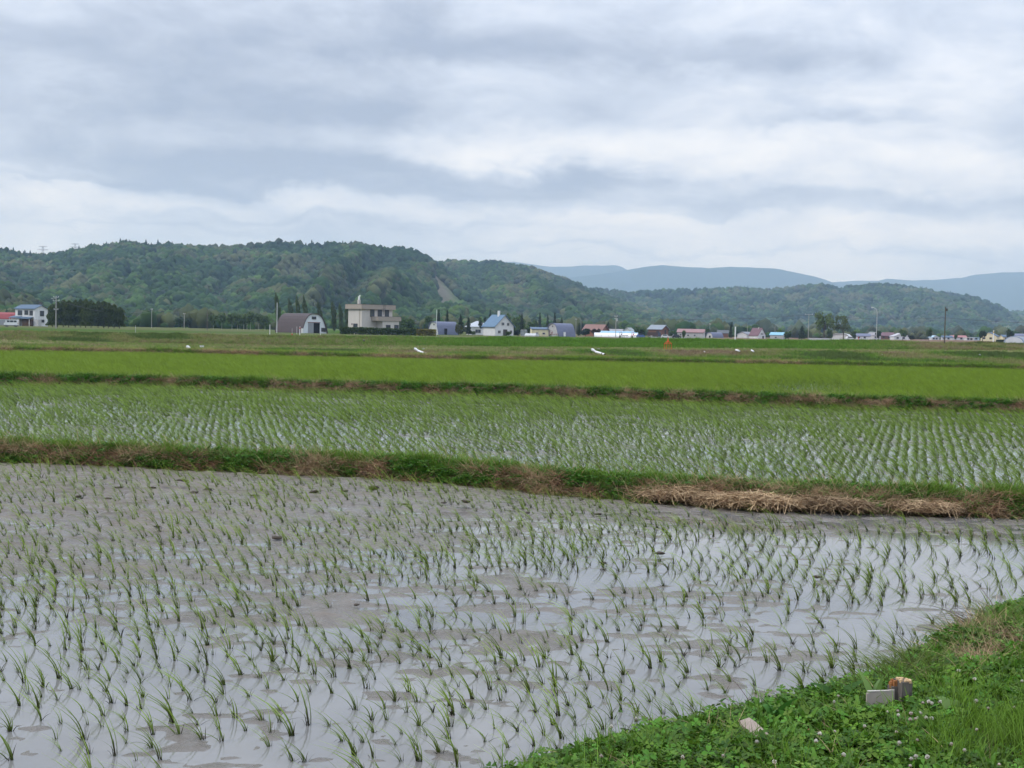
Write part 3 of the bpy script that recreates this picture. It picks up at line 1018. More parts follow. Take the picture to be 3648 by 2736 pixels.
near = loft([edge_in(-0.06, -0.08), edge_in(0.04, 0.05), edge_in(0.22, 0.15), edge_in(0.7, 0.19), edge_in(4.5, 0.24)], 240, [4, 5, 8, 40])
near[..., 2] += 0.07 * (fbm(near[..., 0] * 2.2, near[..., 1] * 2.2, 91, 4) - 0.5)
near[..., :2] += (0.10 * (fbm(near[..., 0] * 3, near[..., 1] * 3, 92, 3) - 0.5))[..., None]
link('bank', grid_mesh('bank', near, SOIL, green_brown(near, 93, ((0.040, 0.036, 0.020), (0.075, 0.060, 0.036)), 3.0)), kind='structure')


def on_bank(x, y):
    """distance inland of the near bank's edge (negative over the water)"""
    d = np.full(len(x), -9.0)
    P_ = np.stack([x, y], 1)
    k = np.argmin(((P_[:, None] - edge[None, :, :2]) ** 2).sum(-1), 1)
    return ((P_ - edge[k, :2]) * nrm[k, :2]).sum(-1)


pts, r = lattice(0.128, 0.195, (-12, 10), (4.5, 24), 0.019, 5)
pts = pts[(pts[:, 1] < y_on(L1, pts[:, 0]) - 0.25) & (pts[:, 1] > 4.6)]
pz = np.hstack([pts, np.zeros((len(pts), 1))])
px, py, fz = project(pz)
keep = (px > -700) & (px < 4300) & (py < 3000)
pts, px, py = pts[keep], px[keep], py[keep]
pts2 = pts
dens = np.interp(px, [0, 1200, 2200, 3600], [0.90, 0.95, 0.97, 0.97])
wet = wetness(px, py)
dens = dens * np.where((px > 2300) & (wet < -0.55), 0.55, 1.0)
dens = dens * np.clip((fbm(pts[:, 0] * 0.8, pts[:, 1] * 0.8, 17, 3) - 0.24) / 0.2, 0.35, 1)
inb = on_bank(pts[:, 0], pts[:, 1])
shore = np.where((px > 2350) & (py < 1850 + (px - 2400) * 0.04), 0.15, 1.0)
keep = (r.uniform(0, 1, len(pts)) < dens * shore) & (inb < -0.03)
pts, px, py = pts[keep], px[keep], py[keep]
n = len(pts)
def seedling_shape(seed):
    """a bundle of stems, dark where they were under water, opening into a brush of leaves bent by the wind"""
    q = np.random.default_rng(500 + seed)
    k, L, tall_ = q.uniform(0.6, 1.4), q.uniform(0.17, 0.245), q.integers(2, 5)
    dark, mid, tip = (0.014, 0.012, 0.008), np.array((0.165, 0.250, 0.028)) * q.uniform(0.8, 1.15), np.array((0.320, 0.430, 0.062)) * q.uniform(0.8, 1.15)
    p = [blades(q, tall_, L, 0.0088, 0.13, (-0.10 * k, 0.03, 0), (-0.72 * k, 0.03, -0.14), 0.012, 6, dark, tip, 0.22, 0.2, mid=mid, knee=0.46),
         blades(q, int(q.integers(2, 4)), L * 0.8, 0.0050, 0.50, (-0.18, 0.0, 0), (-0.5 * k, 0.0, -0.25), 0.015, 5, dark, tip, 0.3, 0.2, mid=mid, knee=0.40),
         blades(q, int(q.integers(2, 5)), L * 0.33, 0.0060, 0.25, (0, 0, 0), (q.uniform(-.4, .4), 0, -0.1), 0.022, 3, dark, (0.05, 0.045, 0.022), 0.4, 0.3),
         blades(q, int(q.integers(1, 3)), L * 0.6, 0.0050, 0.6, (q.uniform(-.5, .5), 0, 0), (q.uniform(-.5, .5), 0, -0.85), 0.015, 5, dark, (0.040, 0.032, 0.020), 0.4, 0.3)]
    return join(p)


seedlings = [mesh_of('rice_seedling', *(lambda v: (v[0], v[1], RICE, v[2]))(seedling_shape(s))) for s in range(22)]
rz = r.normal(0, 0.42, n)
sc_ = r.uniform(0.5, 1.08, n) * np.interp(py, [1700, 2050, 2700], [0.98, 0.98, 0.98])
order = np.argsort(pts[:, 1])
vis = [i for i in order if 20 < px[i] < 3630 and py[i] < 2735]
first = set(vis[:300])
for i in vis[:300]:
    o = link('rice_seedling', seedlings[int(r.integers(0, 22))], None, (pts[i, 0], pts[i, 1], -0.01), float(rz[i]))
    o.scale = [float(sc_[i])] * 3
    tag(o, 'young rice seedling with thin wind bent leaves in the flooded near edge of the paddy', 'rice plant', 'rice seedlings in the flooded near paddy')
rest = [i for i in range(n) if i not in first]
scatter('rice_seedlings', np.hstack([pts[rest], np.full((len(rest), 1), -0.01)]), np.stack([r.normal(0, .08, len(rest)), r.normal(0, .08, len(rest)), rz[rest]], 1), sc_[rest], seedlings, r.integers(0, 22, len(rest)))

# second paddy: fuller plants, water glinting between the rows
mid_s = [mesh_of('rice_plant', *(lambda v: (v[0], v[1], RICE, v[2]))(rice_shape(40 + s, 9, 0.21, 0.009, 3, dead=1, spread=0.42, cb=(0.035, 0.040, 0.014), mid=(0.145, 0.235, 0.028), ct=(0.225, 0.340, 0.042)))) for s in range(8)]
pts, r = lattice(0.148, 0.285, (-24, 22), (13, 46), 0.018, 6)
ok = (pts[:, 1] > y_on(L1, pts[:, 0]) + 0.95) & (pts[:, 1] < y_on(L2, pts[:, 0]) - 0.05)
pts = pts[ok]
px, py, _ = project(np.hstack([pts, np.full((len(pts), 1), Z2)]))
ok = (px > -600) & (px < 4250)
dn = np.clip((fbm(pts[:, 0] * 0.6, pts[:, 1] * 0.6, 18, 3) - 0.08) / 0.25, 0.55, 1)
ok &= r.uniform(0, 1, len(pts)) < dn
pts, py = pts[ok], py[ok]
n = len(pts)
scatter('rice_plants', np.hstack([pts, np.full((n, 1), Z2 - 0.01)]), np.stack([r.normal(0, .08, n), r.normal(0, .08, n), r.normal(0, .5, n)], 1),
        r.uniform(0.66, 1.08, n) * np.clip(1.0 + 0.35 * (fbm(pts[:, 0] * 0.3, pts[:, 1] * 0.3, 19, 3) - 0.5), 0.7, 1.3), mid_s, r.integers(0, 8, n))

# third and fourth paddies: taller rice that closes over the water
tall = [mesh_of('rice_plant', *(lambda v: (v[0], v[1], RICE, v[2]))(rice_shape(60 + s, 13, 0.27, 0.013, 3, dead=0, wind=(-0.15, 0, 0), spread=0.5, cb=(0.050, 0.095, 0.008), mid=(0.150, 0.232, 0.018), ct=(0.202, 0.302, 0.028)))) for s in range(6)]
pts, r = lattice(0.15, 0.28, (-46, 46), (26, 100), 0.018, 7)
y2, y3 = y_on(L2, pts[:, 0]), y_on(L3, pts[:, 0])
ok = ((pts[:, 1] > y2 + 0.95) & (pts[:, 1] < y3 - 0.02)) | ((pts[:, 1] > y3 + 1.5) & (pts[:, 1] < y3 + 8.3))
pts = pts[ok]
z = np.where(pts[:, 1] > y_on(L3, pts[:, 0]) + 0.5, Z4, Z3) - 0.01
px, py, _ = project(np.hstack([pts, z[:, None]]))
ok = (px > -500) & (px < 4150)
gap = ((px - 2850) / 330) ** 2 + ((py - 1385) / 35) ** 2
pts, z, gap = pts[ok], z[ok], gap[ok]
n = len(pts)
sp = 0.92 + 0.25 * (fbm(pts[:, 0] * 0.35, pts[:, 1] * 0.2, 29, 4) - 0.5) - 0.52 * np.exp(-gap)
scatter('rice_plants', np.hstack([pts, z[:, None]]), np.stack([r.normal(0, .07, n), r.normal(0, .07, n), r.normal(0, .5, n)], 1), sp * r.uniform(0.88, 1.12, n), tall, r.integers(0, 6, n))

# ------------------------------------------------------------------ grass, straw and weeds on the bunds and banks
GRASS = leaf_mat('grass_blade', 0.25, 0.6, 0.3)
DRY = leaf_mat('dry_straw', 0.12, 0.8, 0.25)


def tuft(seed, n, L, W, spread, cb, ct, wind=(-0.2, 0, 0), bend=(-0.15, 0, -0.15), r0=0.06, segs=3, m=None, lvar=0.45):
    return mesh_of('tuft', *(lambda v: (v[0], v[1], m or GRASS, v[2]))(blades(np.random.default_rng(seed), n, L, W, spread, wind, bend, r0, segs, cb, ct, lvar, 0.3)))


def leaf_disc(seed, n, size, height, rad, col, cvar=0.25, lobes=3):
    """clover: n leaves of three notched leaflets on short stalks"""
    r = np.random.default_rng(seed)
    V, F, C = [], [], []
    for _ in range(n):
        a, q = r.uniform(0, 6.283), rad * math.sqrt(r.uniform())
        h = height * r.uniform(0.35, 1.1)
        c = np.array([q * math.cos(a), q * math.sin(a), h])
        tilt = np.array([r.normal(0, .35), r.normal(0, .35)])
        s = size * r.uniform(0.6, 1.25)
        a0 = r.uniform(0, 6.283)
        cc = np.array(col) * (1 + cvar * r.uniform(-1, 1)) * np.array([1 + 0.25 * r.uniform(-1, 1), 1, 1])
        for k in range(lobes):
            t = a0 + k * 6.283 / lobes
            d, e = np.array([math.cos(t), math.sin(t)]), np.array([-math.sin(t), math.cos(t)])
            loc = [0 * d, 0.55 * d + 0.42 * e, 0.98 * d + 0.33 * e, 0.90 * d, 0.98 * d - 0.33 * e, 0.55 * d - 0.42 * e]
            zz = [0, 0.10, 0.06, -0.02, 0.06, 0.10]
            b = len(V)
            for l, z in zip(loc, zz):
                p = l * s
                V.append(c + np.array([p[0], p[1], z * s + p[0] * tilt[0] + p[1] * tilt[1]]))
            for i in range(1, 5):
                F.append((b, b + i, b + i + 1))
            C += [cc * 0.9] + [cc] * 5
    return np.array(V), np.array(F), np.array(C)


def leafy(seed, n, L, W, col, spread=1.15, m=None):
    """broad weed leaves in a rosette"""
    v = blades(np.random.default_rng(seed), n, L, W, spread, (0, 0, 0.35), (0, 0, -0.4), 0.02, 4, np.array(col) * 0.8, col, 0.4, 0.2, tip=0.25)
    return mesh_of('weed', v[0], v[1], m or GRASS, v[2])


g_green = [tuft(s, 16, 0.13, 0.008, 0.7, (0.058, 0.105, 0.013), (0.130, 0.235, 0.022)) for s in (1, 2, 3)]
g_olive = [tuft(s, 14, 0.13, 0.007, 0.8, (0.050, 0.060, 0.020), (0.110, 0.135, 0.035)) for s in (4, 5)]
s_straw = [tuft(s, 26, 0.20, 0.005, 1.45, (0.26, 0.175, 0.095), (0.44, 0.32, 0.19), (0, 0, -0.25), (0, 0, -0.25), 0.10, 3, DRY) for s in (6, 7, 8)]
s_red = [tuft(s, 24, 0.16, 0.008, 1.45, (0.16, 0.085, 0.048), (0.33, 0.19, 0.11), (0, 0, -0.25), (0, 0, -0.25), 0.10, 3, DRY) for s in (9, 10)]
w_clov = [mesh_of('clover', *(lambda v: (v[0], v[1], GRASS, v[2]))(leaf_disc(s, 34, 0.016, 0.07, 0.11, (0.070, 0.175, 0.014)))) for s in (11, 12)]
w_broad = [leafy(s, 9, 0.13, 0.035, (0.060, 0.190, 0.018)) for s in (13, 14)]
SMALL = g_green + g_olive + s_straw + s_red + w_clov + w_broad         # 0-2 green, 3-4 olive, 5-7 straw, 8-9 red, 10-11 clover, 12-13 broad


def dress(name, Pt, n, seed, chooser, scale=(0.6, 1.3), protos=SMALL, tilt=0.25):
    r = np.random.default_rng(seed)
    p = pick(Pt, r, n)
    idx, sc = chooser(p, r)
    k = idx >= 0
    s = r.uniform(scale[0], scale[1], len(p)) * sc
    scatter(name, p[k] - [0, 0, 0.01], randrot(r, len(p), tilt)[k], s[k], protos, idx[k])


def bund_choice(line, top, zf, straw_amt):
    def f(p, r):
        n = len(p)
        h = (p[:, 2] - zf) / (top - zf)
        dy = p[:, 1] - y_on(line, p[:, 0])
        q = fbm(p[:, 0] * 2.3, p[:, 1] * 2.3 + p[:, 2] * 4, 71, 3) + r.normal(0, 0.035, n)
        q2 = fbm(p[:, 0] * 2.6 + 40, p[:, 2] * 4 + p[:, 1], 72, 3) + r.normal(0, 0.06, n)
        crest = dy > 0.33 + 0.45 * (q2 - 0.5)
        grn = np.select([q2 < 0.44, q2 < 0.52, q2 < 0.62], [r.integers(0, 3, n), r.integers(10, 12, n), r.integers(0, 3, n)], r.integers(10, 14, n))
        face = np.select([q < 0.46 - straw_amt * .6, q < 0.50 - straw_amt * 0.5, q < 0.57], [np.where(r.uniform(0, 1, n) < 0.6, r.integers(10, 14, n), r.integers(0, 5, n)), r.integers(3, 5, n), r.integers(8, 10, n)], r.integers(5, 8, n))
        px = project(p)[0]
        hay = np.interp(px, [2150, 2350, 3300, 3480], [0, 0.55, 0.5, 0.0]) * (straw_amt > 0)
        face = np.where(r.uniform(0, 1, n) < hay, r.integers(5, 8, n), face)
        face = np.where(r.uniform(0, 1, n) < 0.26, r.integers(10, 14, n), face)
        idx = np.where(crest, grn, face)
        idx = np.where(crest & (r.uniform(0, 1, n) < 0.07), r.integers(5, 8, n), idx)
        sc = np.where(crest, 1.05, 0.85)
        idx = np.where((h < 0.10) & (r.uniform(0, 1, n) < 0.7), -1, idx)
        return idx, sc
    return f


dress('bund_grass', bund1, 13000, 201, bund_choice(L1, 0.27, 0.0, 0.06))
dress('bund_grass', bund2, 11000, 202, bund_choice(L2, 0.45, Z2, -0.02), (0.7, 1.4))
dress('bund_grass', bund3, 9000, 203, lambda p, r: (np.where(fbm(p[:, 0] * 0.5, p[:, 1] * 0.5, 73, 3) + r.normal(0, .06, len(p)) < 0.52, r.integers(0, 5, len(p)), r.integers(3, 9, len(p))), np.full(len(p), 1.3)), (0.8, 1.6))

# longer, coarser tufts for the banks a hundred metres off
BIG = [tuft(30 + s, 12, 0.30, 0.030, 0.7, (0.072, 0.143, 0.019), (0.130, 0.267, 0.029), r0=0.2, segs=2) for s in range(2)]
BIG += [tuft(34 + s, 12, 0.26, 0.030, 0.8, (0.117, 0.124, 0.044), (0.227, 0.247, 0.078), r0=0.2, segs=2) for s in range(2)]
BIG += [tuft(38 + s, 12, 0.26, 0.030, 0.9, (0.143, 0.104, 0.058), (0.273, 0.208, 0.124), r0=0.2, segs=2) for s in range(2)]
BIG += [tuft(42 + s, 14, 0.28, 0.028, 1.2, (0.247, 0.202, 0.117), (0.429, 0.358, 0.215), r0=0.22, segs=2, m=DRY) for s in range(2)]
BIG += [tuft(46 + s, 12, 0.26, 0.030, 0.7, (0.047, 0.072, 0.021), (0.098, 0.150, 0.039), r0=0.2, segs=2) for s in range(2)]


def far_choice(kind, seed):
    def f(p, r):
        n = len(p)
        px = project(p)[0]
        q = fbm(p[:, 0] * 0.22 + p[:, 2] * 0.9, p[:, 1] * 0.35, seed, 4) + r.normal(0, 0.05, n)
        q2 = fbm(p[:, 0] * 0.05, p[:, 1] * 0.2, seed + 1, 3) + r.normal(0, 0.04, n)
        u = r.uniform(0, 1, n)
        if kind == 'emb':
            w = np.interp(px, [900, 1400, 1700, 2900, 3150, 3300], [0.08, 0.45, 0.97, 0.97, 0.6, 0.05])
            br = np.interp(px, [0, 1300, 1600, 3100, 3350, 4000], [0.45, 0.4, 0.1, 0.1, 0.75, 0.8])
            base = np.where(u < w, 0, np.where(r.uniform(0, 1, n) < br * np.clip((q - 0.3) / 0.3, 0, 1.5), 2, 1))
            base = np.where((q < 0.36) & (u > w), 4, base)
        elif kind == 'terrace':
            base = np.where(q2 > 0.60, 3, np.where(q > 0.58, 2, 1))
            base = np.where(u < 0.25, 0, np.where(u < 0.33, 3, base))
        elif kind == 'slope':
            base = np.where(q < 0.38, 4, np.where(q < 0.50, 0, np.where(q < 0.66, 1, 2)))
            base = np.where((q2 > 0.62) & (u < 0.6), 3, base)
        else:
            base = np.where(q < 0.45, 0, np.where(q < 0.58, 1, 2))
            base = np.where(u < 0.2, 1, base)
        return base * 2 + r.integers(0, 2, n), np.full(n, 1.0)
    return f


dress('bank_grass', slopeA, 44000, 211, far_choice('slope', 52), (0.35, 0.8), BIG)
dress('bank_grass', bankA0, 9000, 212, far_choice('verge', 55), (0.25, 0.6), BIG)
dress('bank_grass', terr, 60000, 213, far_choice('terrace', 53), (0.2, 0.5), BIG)
dress('bank_grass', slopeB, 60000, 214, far_choice('emb', 54), (0.35, 0.85), BIG)
dress('bank_grass', verge, 12000, 215, far_choice('verge', 56), (0.2, 0.5), BIG)

# ------------------------------------------------------------------ the near bank: clover, grass, blossoms
c_big = [mesh_of('clover', *(lambda v: (v[0], v[1], GRASS, v[2]))(leaf_disc(s, 34, 0.0235, 0.060, 0.12, (0.070, 0.155, 0.013), 0.45))) for s in (21, 22, 23, 24)]
c_light = [mesh_of('clover', *(lambda v: (v[0], v[1], GRASS, v[2]))(leaf_disc(s, 34, 0.019, 0.05, 0.12, (0.095, 0.190, 0.022), 0.4))) for s in (25, 26)]
n_grass = [tuft(s, 16, 0.15, 0.0055, 0.55, (0.055, 0.100, 0.012), (0.130, 0.240, 0.024), (-0.1, 0, 0), (-0.1, 0, -0.1), 0.06, 4) for s in (27, 28, 29)]
n_long = [tuft(s, 14, 0.27, 0.0070, 0.55, (0.070, 0.100, 0.020), (0.160, 0.205, 0.055), (-0.50, 0.05, 0), (-0.40, 0, -0.25), 0.07, 5) for s in (31, 32, 33)]
n_straw = [tuft(s, 26, 0.16, 0.0045, 1.45, (0.22, 0.15, 0.085), (0.38, 0.28, 0.16), (0, 0, -0.25), (0, 0, -0.2), 0.10, 3, DRY) for s in (34, 35)]
n_broad = [leafy(s, 8, 0.13, 0.042, (0.085, 0.190, 0.022), 1.1) for s in (36, 37)]
n_brown = [tuft(s, 12, 0.06, 0.012, 1.45, (0.10, 0.050, 0.025), (0.22, 0.11, 0.05), (0, 0, -0.2), (0, 0, -0.2), 0.06, 2, DRY) for s in (38, 39)]
NEAR = c_big + c_light + n_grass + n_long + n_straw + n_broad + n_brown   # 0-3, 4-5, 6-8, 9-11, 12-13, 14-15, 16-17


def near_choice(p, r):
    n = len(p)
    px, py, _ = project(p)
    q = fbm(p[:, 0] * 2.4, p[:, 1] * 2.4, 81, 3) + r.normal(0, .05, n)
    d = on_bank(p[:, 0], p[:, 1])
    idx = np.where(q < 0.55, r.integers(0, 4, n), r.integers(4, 6, n))
    idx = np.where(r.uniform(0, 1, n) < 0.04, r.integers(12, 14, n), idx)
    idx = np.where((q > 0.54) & (r.uniform(0, 1, n) < 0.45), r.integers(14, 16, n), idx)
    gr = np.exp(-((px - 3600) / 260) ** 2 - ((py - 2640) / 110) ** 2) + 0.10
    idx = np.where(r.uniform(0, 1, n) < gr, r.integers(6, 9, n), idx)
    st = 1.2 * np.exp(-((px - 3480) / 110) ** 2 - ((py - 2355) / 42) ** 2) + 1.1 * np.exp(-((px - 3500) / 110) ** 2 - ((py - 2245) / 30) ** 2) + 0.9 * np.exp(-((px - 3620) / 80) ** 2 - ((py - 2300) / 30) ** 2) + 0.6 * np.exp(-((px - 3130) / 30) ** 2 - ((py - 2660) / 18) ** 2)
    idx = np.where(r.uniform(0, 1, n) < st * 0.95, r.integers(12, 14, n), idx)
    idx = np.where(r.uniform(0, 1, n) < 0.05, r.integers(16, 18, n), idx)
    idx = np.where((px < 1700) | (px > 4300), np.where(r.uniform(0, 1, n) < 0.5, idx, -1), idx)
    return idx, np.ones(n)


dress('clover', near[4:40, 40:190], 8500, 221, near_choice, (0.7, 1.15), NEAR, 0.2)
def long_choice(p, r):
    px, py, _ = project(p)
    w = np.exp(-((px - 3200) / 110) ** 2 - ((py - 2380) / 90) ** 2) + 0.25 * np.exp(-((px - 3450) / 200) ** 2 - ((py - 2260) / 60) ** 2)
    return np.where(r.uniform(0, 1, len(p)) < w, r.integers(9, 12, len(p)), -1), np.full(len(p), 0.85)
dress('grass', near[2:14], 1500, 222, long_choice, (0.6, 1.1), NEAR, 0.15)


# ------------------------------------------------------------------ houses and barns of the village
def at_plain(px, Y, dz=0.0):
    return XZ(px, Y, plain_z(Y, px) + dz)


def m_px(px_len, Y):
    return px_len * Y / FPX


GLASS = mat('window_glass', (0.045, 0.055, 0.065), 0.12, 0.1, 1.0, 0.5)
FRAME = mat('window_frame', (0.55, 0.54, 0.52), 0.6, 0.05)
DARKF = mat('dark_frame', (0.06, 0.055, 0.05), 0.6, 0.05)
OPENING_SHADE = mat('opening_shade', (0.012, 0.012, 0.012), 0.9, 0.2)  # near-black colour standing in for the shade inside openings


def cladding(name, col, scale=1.0, var=0.10):
    return mat(name, col, 0.75, var, 2.0 * scale, 0.25, streak=(1, 1, 0.25))


def metal_roof(name, col):
    return mat(name, col, 0.62, 0.12, 1.2, 0.22, streak=(3, 0.4, 0.4))


FACE = {'F': lambda w, d: (Vector((0, -d / 2, 0)), 0.0), 'R': lambda w, d: (Vector((w / 2, 0, 0)), math.pi / 2), 'L': lambda w, d: (Vector((-w / 2, 0, 0)), -math.pi / 2)}


def add_window(parent, face, w, d, u, z, ww, wh, frame=None, bars=1, glass=None):
    o, rz = FACE[face](w, d)
    b = MB()
    t = 0.09
    for cx, cz, sx, sz in ((0, wh / 2 + t / 2, ww + 2 * t, t), (0, -wh / 2 - t / 2, ww + 2 * t, t), (-ww / 2 - t / 2, 0, t, wh), (ww / 2 + t / 2, 0, t, wh)):
        b.box(cx, -0.04, cz, sx, 0.14, sz)
    for k in range(1, bars + 1):
        b.box(-ww / 2 + ww * k / (bars + 1), -0.035, 0, 0.05, 0.09, wh)
    loc = o + Matrix.Rotation(rz, 3, 'Z') @ Vector((u, 0, 0)) + Vector((0, 0, z))
    f = b.build('window', frame or FRAME, parent, loc=loc, rotz=rz)
    MB().box(0, -0.01, 0, ww - 0.004, 0.06, wh - 0.004).build('pane', glass or GLASS, f)
    return f


def add_door(parent, face, w, d, u, ww, wh, m, z=0.0, open_part=0.0):
    o, rz = FACE[face](w, d)
    loc = o + Matrix.Rotation(rz, 3, 'Z') @ Vector((u, 0, 0)) + Vector((0, 0, z))
    dr = MB().box(0, -0.02, wh / 2, ww, 0.12, wh).build('door', m, parent, loc=loc, rotz=rz)
    if open_part:
        MB().box(ww / 2 - open_part / 2, -0.09, wh / 2, open_part, 0.03, wh - 0.05).build('doorway_shade_panel', OPENING_SHADE, dr)  # black panel on the door, painted shade of the open part
    else:
        MB().box(ww * 0.3, -0.10, wh * 0.48, 0.08, 0.05, 0.12).build('handle', DARKF, dr)
    return dr


def slab(poly_top, t):
    return list(poly_top) + [(u, w - t) for u, w in reversed(poly_top)]


def house(name, label, px, Y, w, d, h, roof, rot, wallm, roofm, hr=1.5, over=0.45, wins=(), doors=(), chim=None, cat='house', group=None, dz=0.0, frame=None, chim_m=None):
    rz = math.radians(rot)
    t = thing(name, label, cat, at_plain(px, Y, dz), rz, group)
    W, R = MB(), MB()
    th = 0.16
    if roof == 'gable_y':
        W.prism([(-w / 2, -0.3), (w / 2, -0.3), (w / 2, h), (0, h + hr - 0.01), (-w / 2, h)], -d / 2, d / 2)
        k = hr / (w / 2)
        e = w / 2 + over
        R.prism(slab([(-e, h + 0.17 - over * k), (0, h + hr + 0.17), (e, h + 0.17 - over * k)], th), -d / 2 - over, d / 2 + over)
    elif roof == 'gable_x':
        W.prism([(-d / 2, -0.3), (d / 2, -0.3), (d / 2, h), (0, h + hr - 0.01), (-d / 2, h)], -w / 2, w / 2, 'x')
        k = hr / (d / 2)
        e = d / 2 + over
        R.prism(slab([(-e, h + 0.17 - over * k), (0, h + hr + 0.17), (e, h + 0.17 - over * k)], th), -w / 2 - over, w / 2 + over, 'x')
    elif roof == 'shed_x':                      # high at the back, falling to the front
        W.prism([(-d / 2, -0.3), (d / 2, -0.3), (d / 2, h + hr - 0.01), (-d / 2, h)], -w / 2, w / 2, 'x')
        k = hr / d
        R.prism(slab([(-d / 2 - over, h + 0.17 - over * k), (d / 2 + over, h + hr + 0.17 + over * k)], th), -w / 2 - over, w / 2 + over, 'x')
    elif roof in ('arch', 'gambrel'):
        n = 18
        if roof == 'arch':
            prof = [(-w / 2 * math.copysign(abs(math.cos(a)) ** 0.88, math.cos(a)), h * (1 - abs(math.cos(a)) ** 2.8)) for a in np.linspace(0, math.pi, n + 1)]
        else:
            prof = [(-w / 2, h * 0.48), (-w * 0.36, h * 0.86), (-w * 0.18, h * 0.975), (0, h), (w * 0.18, h * 0.975), (w * 0.36, h * 0.86), (w / 2, h * 0.48)]
        prof[0], prof[-1] = (-w / 2, prof[0][1] if roof != 'arch' else 0), (w / 2, prof[-1][1] if roof != 'arch' else 0)
        inner = [(u * 0.985, v - 0.06 if v > 0.1 else v) for u, v in prof]
        W.prism([(inner[0][0], -0.3)] + inner + [(inner[-1][0], -0.3)], -d / 2, d / 2)
        out = [(u * 1.03, v + 0.12 if v > 0.1 else v) for u, v in prof]
        base_in = [(u * 0.988, v - 0.05 if v > 0.1 else v) for u, v in prof]
        R.prism(out + base_in[::-1], -d / 2 - 0.35, d / 2 + 0.35)
    elif roof == 'hip':
        W.box(0, 0, h / 2 - 0.15, w, d, h + 0.3)
        a, b = w / 2 + over, d / 2 + over
        rl = max(w - d, 0.4) / 2
        R.add([(-a, -b, h), (a, -b, h), (a, b, h), (-a, b, h), (-rl, 0, h + hr), (rl, 0, h + hr), (-a, -b, h - .15), (a, -b, h - .15), (a, b, h - .15), (-a, b, h - .15)],
              [(0, 1, 5, 4), (1, 2, 5), (2, 3, 4, 5), (3, 0, 4), (0, 6, 7, 1), (1, 7, 8, 2), (2, 8, 9, 3), (3, 9, 6, 0), (6, 9, 8, 7)])
    elif roof == 'flat':
        W.box(0, 0, h / 2 - 0.15, w, d, h + 0.3)
        R.box(0, 0, h + hr / 2, w + 2 * over, d + 2 * over, hr)
    W.build('wall', wallm, t)
    ro = R.build('roof', roofm, t)
    if chim:
        cx, cy, cw, ch, cz = chim
        MB().box(cx, cy, cz + ch / 2, cw, cw, ch).build('chimney', chim_m or FRAME, ro)
    for a in wins:
        add_window(t, a[0], w, d, *a[1:5], frame=frame, bars=a[5] if len(a) > 5 else 1)
    for a in doors:
        add_door(t, a[0], w, d, *a[1:5], *(a[5:]))
    return t


white, cream, grey_w = cladding('white_cladding', (0.62, 0.63, 0.64)), cladding('cream_cladding', (0.62, 0.57, 0.38)), cladding('grey_cladding', (0.40, 0.40, 0.40))
pale = cladding('pale_grey_cladding', (0.50, 0.50, 0.51))
beige = cladding('beige_render', (0.50, 0.47, 0.44), 1, 0.05)
tan_r = cladding('tan_fascia', (0.33, 0.285, 0.245), 1, 0.05)
brown_w, brick_w = cladding('brown_cladding', (0.16, 0.085, 0.06)), cladding('red_brown_cladding', (0.26, 0.12, 0.075))
blue_r, slate_r, red_r = metal_roof('blue_roof', (0.085, 0.130, 0.19)), metal_roof('slate_blue_roof', (0.14, 0.155, 0.225)), metal_roof('red_roof', (0.26, 0.06, 0.062))
brown_r, dark_r = metal_roof('dark_brown_roof', (0.072, 0.055, 0.055)), metal_roof('brown_roof', (0.21, 0.12, 0.10))
pink_r, purple_r, aqua_r = metal_roof('pink_roof', (0.27, 0.165, 0.165)), metal_roof('purple_roof', (0.15, 0.085, 0.10)), metal_roof('pale_blue_roof', (0.36, 0.50, 0.60))
steel = mat('galvanised_steel', (0.42, 0.43, 0.44), 0.5, 0.1, 2, 0.4, 0.3)
dirty_white = mat('white_paint', (0.72, 0.72, 0.73), 0.5, 0.06)
film = mat('greenhouse_film', (0.50, 0.52, 0.54), 0.35, 0.08, 0.6, 0.5)
concrete = mat('concrete', (0.36, 0.34, 0.31), 0.9, 0.15, 4)
conc_pole = mat('weathered_concrete', (0.30, 0.29, 0.27), 0.9, 0.15, 3)
wood_pole = mat('weathered_pole', (0.10, 0.085, 0.07), 0.9, 0.2, 3)
shutter = mat('grey_shutter', (0.27, 0.28, 0.30), 0.6, 0.08, 2, streak=(1, 1, 4))

# far left: white house under a blue roof, with its porches
t = house('white_house', 'white two storey house with blue metal roof and two porch roofs beside dark conifers', 112, 430, 7.6, 5.6, 5.3, 'gable_x', -24, white, blue_r, 1.1, 0.4,
          wins=[('F', -1.9, 4.0, 1.5, 1.3), ('F', 0.6, 4.1, 1.3, 1.2), ('F', 2.5, 4.0, 1.1, 1.3), ('R', 0.3, 3.9, 1.5, 1.5), ('R', 0.4, 1.6, 1.6, 0.7)], chim=(3.0, 0.6, 0.7, 1.6, 5.9), chim_m=DARKF, frame=DARKF)
for x, y, w_, z in ((-3.0, -3.9, 4.0, 2.55), (1.2, -4.2, 4.4, 2.35)):
    p = MB().prism(slab([(-1.5, z), (1.5, z + 0.75)], 0.14), x - w_ / 2, x + w_ / 2, 'x').build('porch_roof', blue_r, t, loc=(0, y + 1.0, 0))
    b = MB()
    for s in (-1, 1):
        b.box(x + s * (w_ / 2 - 0.2), -1.2, z / 2 - 0.05, 0.14, 0.14, z - 0.1)
    b.build('porch_post', FRAME, p)
MB().box(-3.0, -3.2, 1.15, 3.2, 1.2, 2.3).build('porch_wall', white, t)
MB().box(1.6, -3.3, 1.05, 3.6, 1.0, 2.1).build('entrance', mat('dark_timber', (0.075, 0.045, 0.03), 0.8), t)
MB().box(4.9, -2.6, 1.0, 1.6, 1.4, 2.0).build('lean_to', grey_w, t)
